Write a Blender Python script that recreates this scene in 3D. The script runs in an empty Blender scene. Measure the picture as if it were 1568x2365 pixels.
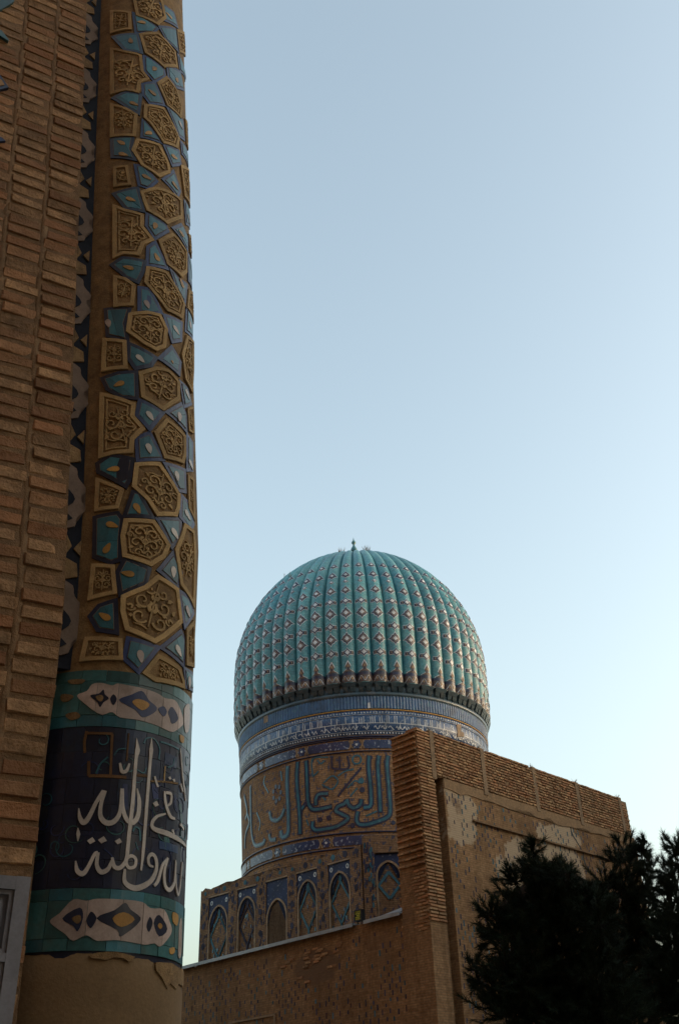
import bpy, bmesh, math, random
import numpy as np
from mathutils import Vector, Matrix
random.seed(11); RNG = np.random.default_rng(5)
sc = bpy.context.scene
COL = sc.collection
rad = math.radians
# ------------------------------------------------------------------ camera
PITCH, ROLL = rad(33), rad(-2.2)
cam = bpy.data.objects.new('camera', bpy.data.cameras.new('camera'))
cam.data.sensor_fit = 'VERTICAL'; cam.data.sensor_height = 36; cam.data.lens = 35
cam.data.clip_end = 9000; cam.data.clip_start = .05
CAM = np.array([0, 0, 1.6])
CM = Matrix.Translation(CAM) @ Matrix.Rotation(math.pi/2+PITCH, 4, 'X') @ Matrix.Rotation(ROLL, 4, 'Z')
cam.matrix_world = CM
COL.objects.link(cam); sc.camera = cam
# ------------------------------------------------------------------ sky, sun, exposure
SUN_AZ, SUN_EL = 86, 4
w = bpy.data.worlds.new('World'); sc.world = w; w.use_nodes = True
nt = w.node_tree; nt.nodes.clear()
sky = nt.nodes.new('ShaderNodeTexSky'); sky.sky_type = 'NISHITA'; sky.sun_disc = False
sky.sun_elevation = rad(SUN_EL); sky.sun_rotation = rad(SUN_AZ)
sky.air_density = 1.0; sky.dust_density = 6.0; sky.ozone_density = 1.0; sky.altitude = 0
bg = nt.nodes.new('ShaderNodeBackground'); bg.inputs[1].default_value = .1
wo = nt.nodes.new('ShaderNodeOutputWorld')
wb = nt.nodes.new('ShaderNodeMix'); wb.data_type = 'RGBA'; wb.blend_type = 'MULTIPLY'; wb.inputs[0].default_value = 1   # the film's white balance
wb.inputs[7].default_value = (.95, 1.0, .99, 1)
hs = nt.nodes.new('ShaderNodeHueSaturation'); hs.inputs['Saturation'].default_value = .72
nt.links.new(sky.outputs[0], hs.inputs['Color']); nt.links.new(hs.outputs[0], wb.inputs[6])
nt.links.new(wb.outputs[2], bg.inputs[0]); nt.links.new(bg.outputs[0], wo.inputs[0])
sun = bpy.data.objects.new('sun', bpy.data.lights.new('sun', 'SUN'))
sun.data.energy = .008; sun.data.angle = rad(30); sun.data.color = (1, .9, .78)
_a, _e = rad(SUN_AZ), rad(SUN_EL)
_d = Vector((math.sin(_a)*math.cos(_e), math.cos(_a)*math.cos(_e), math.sin(_e)))
sun.rotation_euler = _d.to_track_quat('Z', 'Y').to_euler(); COL.objects.link(sun)
vs = sc.view_settings; vs.view_transform = 'Standard'; vs.look = 'None'; vs.gamma = 1; vs.exposure = 3.4
vs.use_curve_mapping = False

# ------------------------------------------------------------------ measuring helpers (photo at 1568 x 2365)
F = 35/36*2365
RM = np.array(CM.to_3x3())
def ray(x, y): return RM @ np.array([(x-784)/F, (1182.5-y)/F, -1])
def proj(p):
    q = RM.T @ (np.array(p)-CAM); return 784+F*q[0]/-q[2], 1182.5-F*q[1]/-q[2]
def at_dist(x, y, h):
    d = ray(x, y); return CAM + d*h/math.hypot(d[0], d[1])
def on_plane(x, y, p0, az):
    a = rad(az); n = np.array([math.cos(a), -math.sin(a), 0]); d = ray(x, y)
    return CAM + d*((np.array(p0)-CAM) @ n)/(d @ n)
def crop(x0, y0, sx): return lambda x, y: ((x0+x*sx)*1568/2075, (y0+y*sx)*1568/2075)
KS = 650/1568
cropA, cropB, cropC, cropD, cropE, cropG = [crop(0, y, KS) for y in (0, 500, 1000, 1500, 2000, 2530)]
crop1, crop2, crop3 = crop(700, 1620, 420/1568), crop(1050, 1620, 470/1568), crop(700, 2150, 580/1568)
crop4, crop5, crop6, crop7 = crop(560, 2550, 740/1568), crop(1150, 2180, 450/1568), crop(1500, 2280, 575/1568), crop(1250, 2550, 825/1568)

# ------------------------------------------------------------------ scene helpers
def link(name, me, parent=None, mats=None):
    o = bpy.data.objects.new(name, me); COL.objects.link(o)
    if me is not None and mats is not None and not me.materials:
        for m in (mats if isinstance(mats, (list, tuple)) else [mats]): me.materials.append(m)
    if parent is not None:
        o.parent = parent; o.matrix_parent_inverse = parent.matrix_basis.inverted() if parent.parent is None else (parent.matrix_parent_inverse @ parent.matrix_basis).inverted() if False else parent.matrix_basis.inverted()
    return o
def tag(o, label=None, cat=None, group=None, kind=None):
    if label: o['label'] = label
    if cat: o['category'] = cat
    if group: o['group'] = group
    if kind: o['kind'] = kind
    return o
def thing(name, loc, label, cat, group=None):
    e = bpy.data.objects.new(name, None); COL.objects.link(e); e.location = loc; e.empty_display_size = .2
    bpy.context.view_layer.update()
    return tag(e, label, cat, group)
def smooth(me, v=True):
    me.polygons.foreach_set('use_smooth', [v]*len(me.polygons)); return me

class MB:
    def __init__(s): s.v = []; s.f = []; s.m = []
    def add(s, vs_, fs, mi=0):
        n = len(s.v); s.v += [tuple(map(float, p)) for p in vs_]
        s.f += [tuple(i+n for i in f) for f in fs]; s.m += [mi]*len(fs)
    def hexa(s, p, mi=0):  # 8 points: bottom 4 ccw, top 4 ccw
        s.add(p, [(3, 2, 1, 0), (4, 5, 6, 7), (0, 1, 5, 4), (1, 2, 6, 5), (2, 3, 7, 6), (3, 0, 4, 7)], mi)
    def box(s, x0, x1, y0, y1, z0, z1, fn=None, mi=0):
        p = [(x0, y0, z0), (x1, y0, z0), (x1, y1, z0), (x0, y1, z0), (x0, y0, z1), (x1, y0, z1), (x1, y1, z1), (x0, y1, z1)]
        s.hexa([fn(*q) for q in p] if fn else p, mi)
    def tube(s, pts, rs, n=7, mi=0, cap=True):
        pts = [np.array(p, float) for p in pts]
        if not hasattr(rs, '__len__'): rs = [rs]*len(pts)
        vv = []; ff = []
        for i, p in enumerate(pts):
            d = pts[min(i+1, len(pts)-1)]-pts[max(i-1, 0)]; d = d/(np.linalg.norm(d)+1e-9)
            a = np.cross(d, (0, 0, 1) if abs(d[2]) < .9 else (1, 0, 0)); a /= np.linalg.norm(a); b = np.cross(d, a)
            for k in range(n):
                t = 2*math.pi*k/n; vv.append(p+rs[i]*(math.cos(t)*a+math.sin(t)*b))
        for i in range(len(pts)-1):
            for k in range(n):
                k2 = (k+1) % n; ff.append((i*n+k, i*n+k2, (i+1)*n+k2, (i+1)*n+k))
        if cap: ff.append(tuple(range(n-1, -1, -1))); ff.append(tuple((len(pts)-1)*n+k for k in range(n)))
        s.add(vv, ff, mi)
    def build(s, name, mats, parent=None, shade=False, fix=True):
        me = bpy.data.meshes.new(name); me.from_pydata(s.v, [], s.f)
        ms = mats if isinstance(mats, (list, tuple)) else [mats]
        for m in ms: me.materials.append(m)
        if len(ms) > 1: me.polygons.foreach_set('material_index', s.m)
        if fix:
            bm = bmesh.new(); bm.from_mesh(me); bmesh.ops.recalc_face_normals(bm, faces=bm.faces); bm.to_mesh(me); bm.free()
        if shade: smooth(me)
        return link(name, me, parent)

def catmull(pts, k=6):
    P = [np.array(p, float) for p in pts]
    if len(P) < 3: return [P[0]+(P[-1]-P[0])*i/k for i in range(k+1)]
    P = [2*P[0]-P[1]]+P+[2*P[-1]-P[-2]]; out = []
    for i in range(1, len(P)-2):
        a, b, c, d = P[i-1:i+3]
        for j in range(k):
            t = j/k; out.append(.5*((2*b)+(c-a)*t+(2*a-5*b+4*c-d)*t*t+(3*b-a-3*c+d)*t**3))
    out.append(P[-2]); return out
def rounded(pts, it=2, n=5):
    P = [np.array(p, float) for p in pts]
    if len(P) > 2:
        for _ in range(it):
            Q = [P[0]]
            for a, b in zip(P[:-1], P[1:]): Q += [a*.8+b*.2, a*.2+b*.8]
            P = Q+[P[-1]]
    out = []
    for a, b in zip(P[:-1], P[1:]):
        k = max(1, int(np.linalg.norm(b-a)/.12)); out += [a+(b-a)*j/k for j in range(k)]
    return out+[P[-1]]
def ribbon(mb, pts, wd, mp, h0, h1, mi=0, closed=False):
    """a raised stroke in a surface's own 2-D coordinates, mapped on by mp(a, b, h)"""
    P = np.array(pts, float); n = len(P)
    W = np.array(wd if hasattr(wd, '__len__') else [wd]*n, float)
    if len(W) != n: W = np.interp(np.linspace(0, 1, n), np.linspace(0, 1, len(W)), W)
    if closed: T = np.roll(P, -1, 0)-np.roll(P, 1, 0)
    else: T = np.gradient(P, axis=0) if n > 1 else np.array([[1, 0]])
    T = T/(np.linalg.norm(T, axis=1)[:, None]+1e-12); N = np.stack([-T[:, 1], T[:, 0]], 1)
    L = P+N*W[:, None]/2; R = P-N*W[:, None]/2; vv = []
    for i in range(n): vv += [mp(*L[i], h0), mp(*L[i], h1), mp(*R[i], h1), mp(*R[i], h0)]
    ff = []
    for i in range(n if closed else n-1):
        a, b = i*4, ((i+1) % n)*4
        ff += [(a, a+1, b+1, b), (a+1, a+2, b+2, b+1), (a+2, a+3, b+3, b+2)]
    if not closed: ff += [(0, 3, 2, 1), tuple((n-1)*4+k for k in range(4))]
    mb.add(vv, ff, mi)
def patch(mb, poly, mp, h0, h1, stepa=None, stepb=None, mi=0):
    """a raised polygon in a surface's own 2-D coordinates, cut so that it follows the curve"""
    bm = bmesh.new()
    try: f = bm.faces.new([bm.verts.new((p[0], p[1], 0)) for p in poly])
    except Exception: bm.free(); return
    bmesh.ops.triangulate(bm, faces=[f])
    for ax, st in ((0, stepa), (1, stepb)):
        if not st: continue
        lo, hi = min(p[ax] for p in poly), max(p[ax] for p in poly)
        k = math.ceil(lo/st+1e-6)
        while k*st < hi-1e-6:
            co = [0, 0, 0]; co[ax] = k*st; no = [0, 0, 0]; no[ax] = 1
            bmesh.ops.bisect_plane(bm, geom=bm.verts[:]+bm.edges[:]+bm.faces[:], dist=1e-6, plane_co=co, plane_no=no); k += 1
    bm.verts.index_update()
    vv = []; nv = len(bm.verts)
    for v in bm.verts: vv.append(mp(v.co.x, v.co.y, h1))
    for v in bm.verts: vv.append(mp(v.co.x, v.co.y, h0))
    ff = [tuple(v.index for v in f.verts) for f in bm.faces]
    for e in bm.edges:
        if len(e.link_faces) == 1: a, b = e.verts; ff.append((a.index, b.index, b.index+nv, a.index+nv))
    bm.free(); mb.add(vv, ff, mi)
def area2(P): return sum(P[i][0]*P[(i+1) % len(P)][1]-P[(i+1) % len(P)][0]*P[i][1] for i in range(len(P)))/2
def inset(P, w_):
    P = [np.array(p, float) for p in P]
    if area2(P) < 0: P = P[::-1]
    out = []
    for i in range(len(P)):
        a, b, c = P[i-1], P[i], P[(i+1) % len(P)]
        e1 = (b-a)/(np.linalg.norm(b-a)+1e-9); e2 = (c-b)/(np.linalg.norm(c-b)+1e-9)
        n1 = np.array([-e1[1], e1[0]]); n2 = np.array([-e2[1], e2[0]]); m = n1+n2
        out.append(b+m*w_/max(.45, 1+n1 @ n2))
    return out
def subdiv(P, st):
    out = []
    for i in range(len(P)):
        a, b = np.array(P[i], float), np.array(P[(i+1) % len(P)], float); k = max(1, int(np.linalg.norm(b-a)/st))
        out += [a+(b-a)*j/k for j in range(k)]
    return out
def frame_ring(mb, poly, w_, mp, h0, h1, st, mi=0):
    P = [np.array(p, float) for p in poly]
    if area2(P) < 0: P = P[::-1]
    I = inset(P, w_); O = []; N = []
    for i in range(len(P)):
        j = (i+1) % len(P); k = max(1, int(np.linalg.norm(P[j]-P[i])/st))
        for t in range(k): O.append(P[i]+(P[j]-P[i])*t/k); N.append(I[i]+(I[j]-I[i])*t/k)
    n = len(O); vv = []
    for a, b in zip(O, N): vv += [mp(*a, h0), mp(*(a*.93+b*.07), h1), mp(*(a*.1+b*.9), h1), mp(*b, h0)]
    ff = []
    for i in range(n):
        a, b = i*4, ((i+1) % n)*4
        for q in range(3): ff.append((a+q, b+q, b+q+1, a+q+1))
    mb.add(vv, ff, mi); return I
def inside(p, P):
    c = False; j = len(P)-1
    for i in range(len(P)):
        if (P[i][1] > p[1]) != (P[j][1] > p[1]) and p[0] < (P[j][0]-P[i][0])*(p[1]-P[i][1])/(P[j][1]-P[i][1])+P[i][0]: c = not c
        j = i
    return c
def centroid(P): return np.mean(np.array(P, float), axis=0)

# ------------------------------------------------------------------ materials
MATS = {}
def nod(t, kind, **kw):
    n = t.nodes.new(kind)
    for k, v in kw.items():
        if k.startswith('i_'):
            key = k[2:]; n.inputs[int(key) if key.isdigit() else key].default_value = v
        else: setattr(n, k, v)
    return n
def mixc(t, fac, a, b, mode='MIX'):
    n = t.nodes.new('ShaderNodeMix'); n.data_type = 'RGBA'; n.blend_type = mode
    for s, v in ((n.inputs[0], fac), (n.inputs[6], a), (n.inputs[7], b)):
        if isinstance(v, bpy.types.NodeSocket): t.links.new(v, s)
        elif isinstance(v, (int, float)): s.default_value = v
        else: s.default_value = (*v, 1) if len(v) == 3 else v
    return n.outputs[2]
def mth(t, op, a, b=None, c=None):
    n = t.nodes.new('ShaderNodeMath'); n.operation = op
    for i, v in enumerate((a, b, c)):
        if v is None: continue
        if isinstance(v, bpy.types.NodeSocket): t.links.new(v, n.inputs[i])
        else: n.inputs[i].default_value = v
    return n.outputs[0]
def ramp(t, src, stops):
    n = t.nodes.new('ShaderNodeValToRGB'); e = n.color_ramp.elements
    e[0].position, e[0].color = stops[0][0], (*stops[0][1], 1); e[1].position, e[1].color = stops[-1][0], (*stops[-1][1], 1)
    for p, c in stops[1:-1]: x = e.new(p); x.color = (*c, 1)
    t.links.new(src, n.inputs[0]); return n.outputs[0]
def noise(t, vec, scale, detail=4, rough=.6):
    n = nod(t, 'ShaderNodeTexNoise'); n.inputs['Scale'].default_value = scale; n.inputs['Detail'].default_value = detail; n.inputs['Roughness'].default_value = rough
    t.links.new(vec, n.inputs['Vector']); return n.outputs['Fac']
def g3(v): return (v, v, v)
def newmat(name):
    m = bpy.data.materials.new(name); m.use_nodes = True; t = m.node_tree
    return m, t, t.nodes['Principled BSDF']
def material(name, base, rough=.85, var=.35, scale=6, fine=60, bump=.4, bdist=.006, spec=.3, rnd=.3, dirt=None, dirt_amt=.5, dirt_scale=3, alt=None, coat=0):
    """weathered solid: colour drifts by broad and fine noise in place, every piece differs a little"""
    m, t, b = newmat(name)
    geo = nod(t, 'ShaderNodeNewGeometry'); pos = geo.outputs['Position']
    n1 = noise(t, pos, scale, 5, .65); n2 = noise(t, pos, fine, 3, .6)
    v = mth(t, 'ADD', mth(t, 'MULTIPLY', n1, .65), mth(t, 'MULTIPLY', n2, .35))
    lo = tuple(c*(1-var) for c in base); hi = tuple(min(1, c*(1+var)) for c in base)
    c = ramp(t, v, [(.3, lo), (.7, hi)])
    if alt: 
        r0 = mth(t, 'FRACT', mth(t, 'MULTIPLY', mth(t, 'ADD', geo.outputs['Random Per Island'], nod(t, 'ShaderNodeObjectInfo').outputs['Random']), 7.13))
        c = mixc(t, mth(t, 'MULTIPLY', mth(t, 'GREATER_THAN', r0, .45), r0), c, mixc(t, .6, alt, c, 'MULTIPLY') if False else alt)
    if dirt:
        n3 = noise(t, pos, dirt_scale, 6, .7)
        f = ramp(t, n3, [(.5-.01, g3(0)), (.68, g3(1))]); c = mixc(t, mth(t, 'MULTIPLY', f, dirt_amt), c, dirt)
    if rnd:
        oi = nod(t, 'ShaderNodeObjectInfo')
        r = mth(t, 'FRACT', mth(t, 'ADD', mth(t, 'MULTIPLY', geo.outputs['Random Per Island'], 3.7), mth(t, 'MULTIPLY', oi.outputs['Random'], 5.3)))
        k = mth(t, 'ADD', mth(t, 'MULTIPLY', r, 2*rnd), 1-rnd)
        cc = nod(t, 'ShaderNodeCombineColor'); [t.links.new(k, cc.inputs[i]) for i in range(3)]
        c = mixc(t, 1.0, c, cc.outputs[0], 'MULTIPLY')
    t.links.new(c, b.inputs['Base Color']); b.inputs['Roughness'].default_value = rough
    b.inputs['Specular IOR Level'].default_value = spec; b.inputs['Coat Weight'].default_value = coat; b.inputs['Coat Roughness'].default_value = .15
    if bump:
        bp = nod(t, 'ShaderNodeBump'); bp.inputs['Strength'].default_value = bump; bp.inputs['Distance'].default_value = bdist
        t.links.new(v, bp.inputs['Height']); t.links.new(bp.outputs[0], b.inputs['Normal'])
    MATS[name] = m; return m
brick_m = material('old_brick', (.35, .205, .10), var=.55, scale=16, fine=75, bump=1, bdist=.016, rnd=.3, alt=(.32, .15, .068), dirt=(.12, .075, .04), dirt_amt=.5)
joint_m = material('bed_joint', (.23, .138, .068), var=.45, scale=14, fine=150, bump=1, bdist=.012, rnd=0, dirt=(.09, .05, .03), dirt_amt=.5)
mortar_m = material('mortar', (.27, .165, .082), var=.35, scale=14, fine=150, bump=1, bdist=.012, rnd=0, dirt=(.13, .085, .05), dirt_amt=.5)
terra_m = material('carved_terracotta', (.47, .315, .14), var=.4, scale=18, fine=170, bump=.8, bdist=.005, rnd=.18, dirt=(.15, .09, .045), dirt_amt=.5, dirt_scale=9)
terra_dk = material('terracotta_ground', (.27, .168, .074), var=.45, scale=30, fine=190, bump=1, bdist=.007, rnd=.15, dirt=(.10, .06, .03), dirt_amt=.6, dirt_scale=9)
fillet_m = material('terracotta_bed', (.27, .168, .072), var=.45, scale=18, fine=120, bump=1, bdist=.006, rnd=0, dirt=(.12, .07, .035), dirt_amt=.6, dirt_scale=7)
turq_m = material('turquoise_glaze', (.028, .145, .18), rough=.42, var=.35, scale=14, fine=130, bump=.25, bdist=.003, spec=.5, rnd=.3, dirt=(.10, .14, .13), dirt_amt=.35, dirt_scale=12)
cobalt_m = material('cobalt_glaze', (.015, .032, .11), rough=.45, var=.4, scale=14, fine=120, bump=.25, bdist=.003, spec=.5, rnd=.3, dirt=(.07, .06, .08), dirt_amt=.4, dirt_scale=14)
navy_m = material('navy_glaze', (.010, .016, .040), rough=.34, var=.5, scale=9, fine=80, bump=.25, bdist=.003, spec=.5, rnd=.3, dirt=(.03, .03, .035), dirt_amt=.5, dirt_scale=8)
field2_m = material('indigo_glaze', (.014, .028, .06), rough=.4, var=.5, scale=9, fine=80, bump=.25, bdist=.003, spec=.45, rnd=.3, dirt=(.03, .04, .045), dirt_amt=.6, dirt_scale=8)
field3_m = material('slate_glaze', (.025, .035, .06), rough=.45, var=.5, scale=9, fine=80, bump=.25, bdist=.003, spec=.45, rnd=.3, dirt=(.05, .055, .055), dirt_amt=.6, dirt_scale=8)
green_m = material('green_glaze', (.035, .12, .12), rough=.33, var=.45, scale=7, fine=70, bump=.25, bdist=.003, spec=.5, rnd=.5, dirt=(.09, .10, .08), dirt_amt=.4, dirt_scale=8)
soot_m = material('black_mosaic', (.012, .014, .022), rough=.75, var=.5, scale=14, fine=90, bump=.4, bdist=.003, spec=.2, rnd=0)
dimcream_m = material('dim_cream_mosaic', (.21, .15, .11), rough=.75, var=.3, scale=10, fine=120, bump=.3, bdist=.003, spec=.2, rnd=.2, dirt=(.13, .09, .06), dirt_amt=.5, dirt_scale=9)
ochredk_m = material('dull_ochre', (.15, .075, .028), rough=.6, var=.35, scale=20, fine=160, bump=.3, bdist=.003, rnd=.25, spec=.25)
ochre_m = material('ochre_glaze', (.44, .235, .06), rough=.45, var=.3, scale=20, fine=160, bump=.3, bdist=.003, rnd=.25)
cream_m = material('cream_glaze', (.50, .39, .33), rough=.4, var=.25, scale=10, fine=120, bump=.25, bdist=.003, spec=.45, rnd=.28, dirt=(.22, .15, .10), dirt_amt=.55, dirt_scale=9)
white_m = material('white_glaze', (.60, .54, .47), rough=.4, var=.22, scale=12, fine=140, bump=.2, bdist=.003, spec=.45, rnd=.1, dirt=(.28, .2, .14), dirt_amt=.4, dirt_scale=10)
plaster_m = material('clay_plaster', (.235, .15, .072), var=.3, scale=5, fine=90, bump=.6, bdist=.006, rnd=0, dirt=(.17, .105, .05), dirt_amt=.6, dirt_scale=2.5)
stone_m = material('grey_marble', (.25, .25, .27), rough=.6, var=.25, scale=7, fine=90, bump=.3, bdist=.004, rnd=.08, dirt=(.2, .18, .15), dirt_amt=.4)
concrete_m = material('concrete', (.23, .15, .085), var=.35, scale=4, fine=40, bump=.5, bdist=.01, rnd=.15)
metal_m = material('zinc_flashing', (.30, .34, .38), rough=.42, var=.3, scale=3, fine=30, bump=.2, bdist=.004, spec=.5, rnd=.1)
dark_m = material('dark_metal', (.02, .02, .02), rough=.5, var=.3, bump=.1, rnd=0)
wood_m = material('dark_roof_boards', (.022, .014, .009), rough=.95, spec=.05, var=.4, scale=3, fine=40, bump=.4, rnd=.2)
bark_m = material('bark', (.022, .017, .013), rough=.95, var=.4, scale=12, fine=60, bump=1, bdist=.02, rnd=0)
needle_m = material('pine_needles', (.015, .027, .012), rough=.7, var=.45, scale=1.6, fine=15, bump=0, spec=.2, rnd=.35)
weed_m = material('dry_weed', (.16, .12, .07), rough=.9, var=.3, bump=0, rnd=.3)
ground_m = material('ground', (.20, .165, .125), var=.3, scale=.3, fine=8, bump=.5, bdist=.02, rnd=0)
def dome_tiles(name, base, alt):
    m, t, b = newmat(name); geo = nod(t, 'ShaderNodeNewGeometry'); pos = geo.outputs['Position']
    tc = nod(t, 'ShaderNodeUVMap'); br = nod(t, 'ShaderNodeTexBrick'); t.links.new(tc.outputs[0], br.inputs['Vector'])
    br.inputs['Scale'].default_value = 1; br.inputs['Brick Width'].default_value = .075; br.inputs['Row Height'].default_value = .06; br.inputs['Mortar Size'].default_value = .004
    br.inputs['Color1'].default_value = (.72, .72, .72, 1); br.inputs['Color2'].default_value = (1.25, 1.25, 1.25, 1); br.inputs['Mortar'].default_value = (.6, .6, .6, 1); br.inputs['Bias'].default_value = 0
    c = ramp(t, noise(t, pos, .55, 5, .62), [(.36, base), (.66, alt)])
    c = mixc(t, .9, c, br.outputs[0], 'MULTIPLY')
    gr = noise(t, pos, 9, 3, .7); c = mixc(t, mth(t, 'MULTIPLY', ramp(t, gr, [(.5, g3(0)), (.72, g3(1))]), .35), c, (.30, .37, .33))
    oi = nod(t, 'ShaderNodeObjectInfo'); kk = mth(t, 'ADD', mth(t, 'MULTIPLY', oi.outputs['Random'], .34), .83); cc = nod(t, 'ShaderNodeCombineColor'); [t.links.new(kk, cc.inputs[i]) for i in range(3)]
    c = mixc(t, 1.0, c, cc.outputs[0], 'MULTIPLY')
    mpn = nod(t, 'ShaderNodeMapping'); mpn.inputs['Scale'].default_value = (3.2, 3.2, .35); t.links.new(pos, mpn.inputs[0])
    c = mixc(t, mth(t, 'MULTIPLY', ramp(t, noise(t, mpn.outputs[0], 1, 5, .7), [(.5, g3(0)), (.75, g3(1))]), .45), c, (.035, .10, .11))
    lost = ramp(t, noise(t, pos, .95, 5, .68), [(.655, g3(0)), (.70, g3(1))]); c = mixc(t, mth(t, 'MULTIPLY', lost, .85), c, (.34, .25, .16))
    t.links.new(c, b.inputs['Base Color']); b.inputs['Roughness'].default_value = .38; b.inputs['Specular IOR Level'].default_value = .5
    bp = nod(t, 'ShaderNodeBump'); bp.inputs['Strength'].default_value = .35; bp.inputs['Distance'].default_value = .012
    t.links.new(mth(t, 'ADD', gr, br.outputs['Fac']), bp.inputs['Height']); t.links.new(bp.outputs[0], b.inputs['Normal'])
    return m
dome_m = dome_tiles('dome_turquoise_tile', (.045, .21, .262), (.12, .335, .345))
def glaze_far(name, base, speck, rough=.35, sc_=14, amt=.8, lo=.56, hi=.64, back=None):
    """mosaic too far off to pick apart: specks of a second glaze in the first"""
    m, t, b = newmat(name); geo = nod(t, 'ShaderNodeNewGeometry'); pos = geo.outputs['Position']
    c = ramp(t, noise(t, pos, 2.2, 4, .6), [(.3, tuple(x*.6 for x in base)), (.7, tuple(x*1.4 for x in base))])
    c = mixc(t, mth(t, 'MULTIPLY', ramp(t, noise(t, pos, sc_, 2, .5), [(lo, g3(0)), (hi, g3(1))]), amt), c, speck)
    if back: c = mixc(t, ramp(t, noise(t, pos, .5, 5, .7), [(.60, g3(0)), (.64, g3(1))]), c, back)
    t.links.new(c, b.inputs['Base Color']); b.inputs['Roughness'].default_value = rough; b.inputs['Specular IOR Level'].default_value = .5
    bp = nod(t, 'ShaderNodeBump'); bp.inputs['Strength'].default_value = .3; bp.inputs['Distance'].default_value = .01
    t.links.new(noise(t, pos, sc_, 3, .6), bp.inputs['Height']); t.links.new(bp.outputs[0], b.inputs['Normal'])
    return m
frieze_m = glaze_far('frieze_blue_mosaic', (.018, .055, .135), (.16, .20, .27), sc_=10)
cart_m = glaze_far('cartouche_mosaic', (.018, .03, .09), (.30, .32, .38), sc_=9, lo=.58, hi=.66)
ribband_m = glaze_far('reeded_blue_tile', (.03, .085, .185), (.06, .16, .22), rough=.5, sc_=6, amt=.6)
spandrel_m = glaze_far('spandrel_mosaic', (.014, .026, .075), (.2, .21, .24), rough=.75, sc_=11, lo=.64, hi=.70)
far_turq = glaze_far('far_turquoise', (.022, .11, .155), (.05, .16, .20), sc_=7)
far_navy = glaze_far('far_navy', (.014, .016, .05), (.05, .04, .06), sc_=8, amt=.5)
far_tan = glaze_far('far_tan', (.28, .18, .10), (.17, .105, .06), rough=.7, sc_=8, amt=.6)
far_white = glaze_far('far_white', (.52, .53, .54), (.32, .30, .28), sc_=9, amt=.5)
far_purple = glaze_far('far_manganese', (.085, .052, .045), (.04, .03, .038), sc_=9, amt=.6)
cornice_m = glaze_far('cornice_tile', (.035, .06, .075), (.10, .10, .10), sc_=5, amt=.6)  # one dark tile colour for the brackets and cornice ring
dash_navy = material('matte_navy_brick', (.05, .05, .075), rough=.8, var=.5, scale=2, fine=20, bump=.2, spec=.15, rnd=.4)
dash_turq = material('matte_turquoise_brick', (.05, .12, .15), rough=.75, var=.5, scale=2, fine=20, bump=.2, spec=.15, rnd=.4)
dash_red = material('matte_manganese_brick', (.08, .045, .05), rough=.8, var=.5, scale=2, fine=20, bump=.2, spec=.15, rnd=.4)
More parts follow.
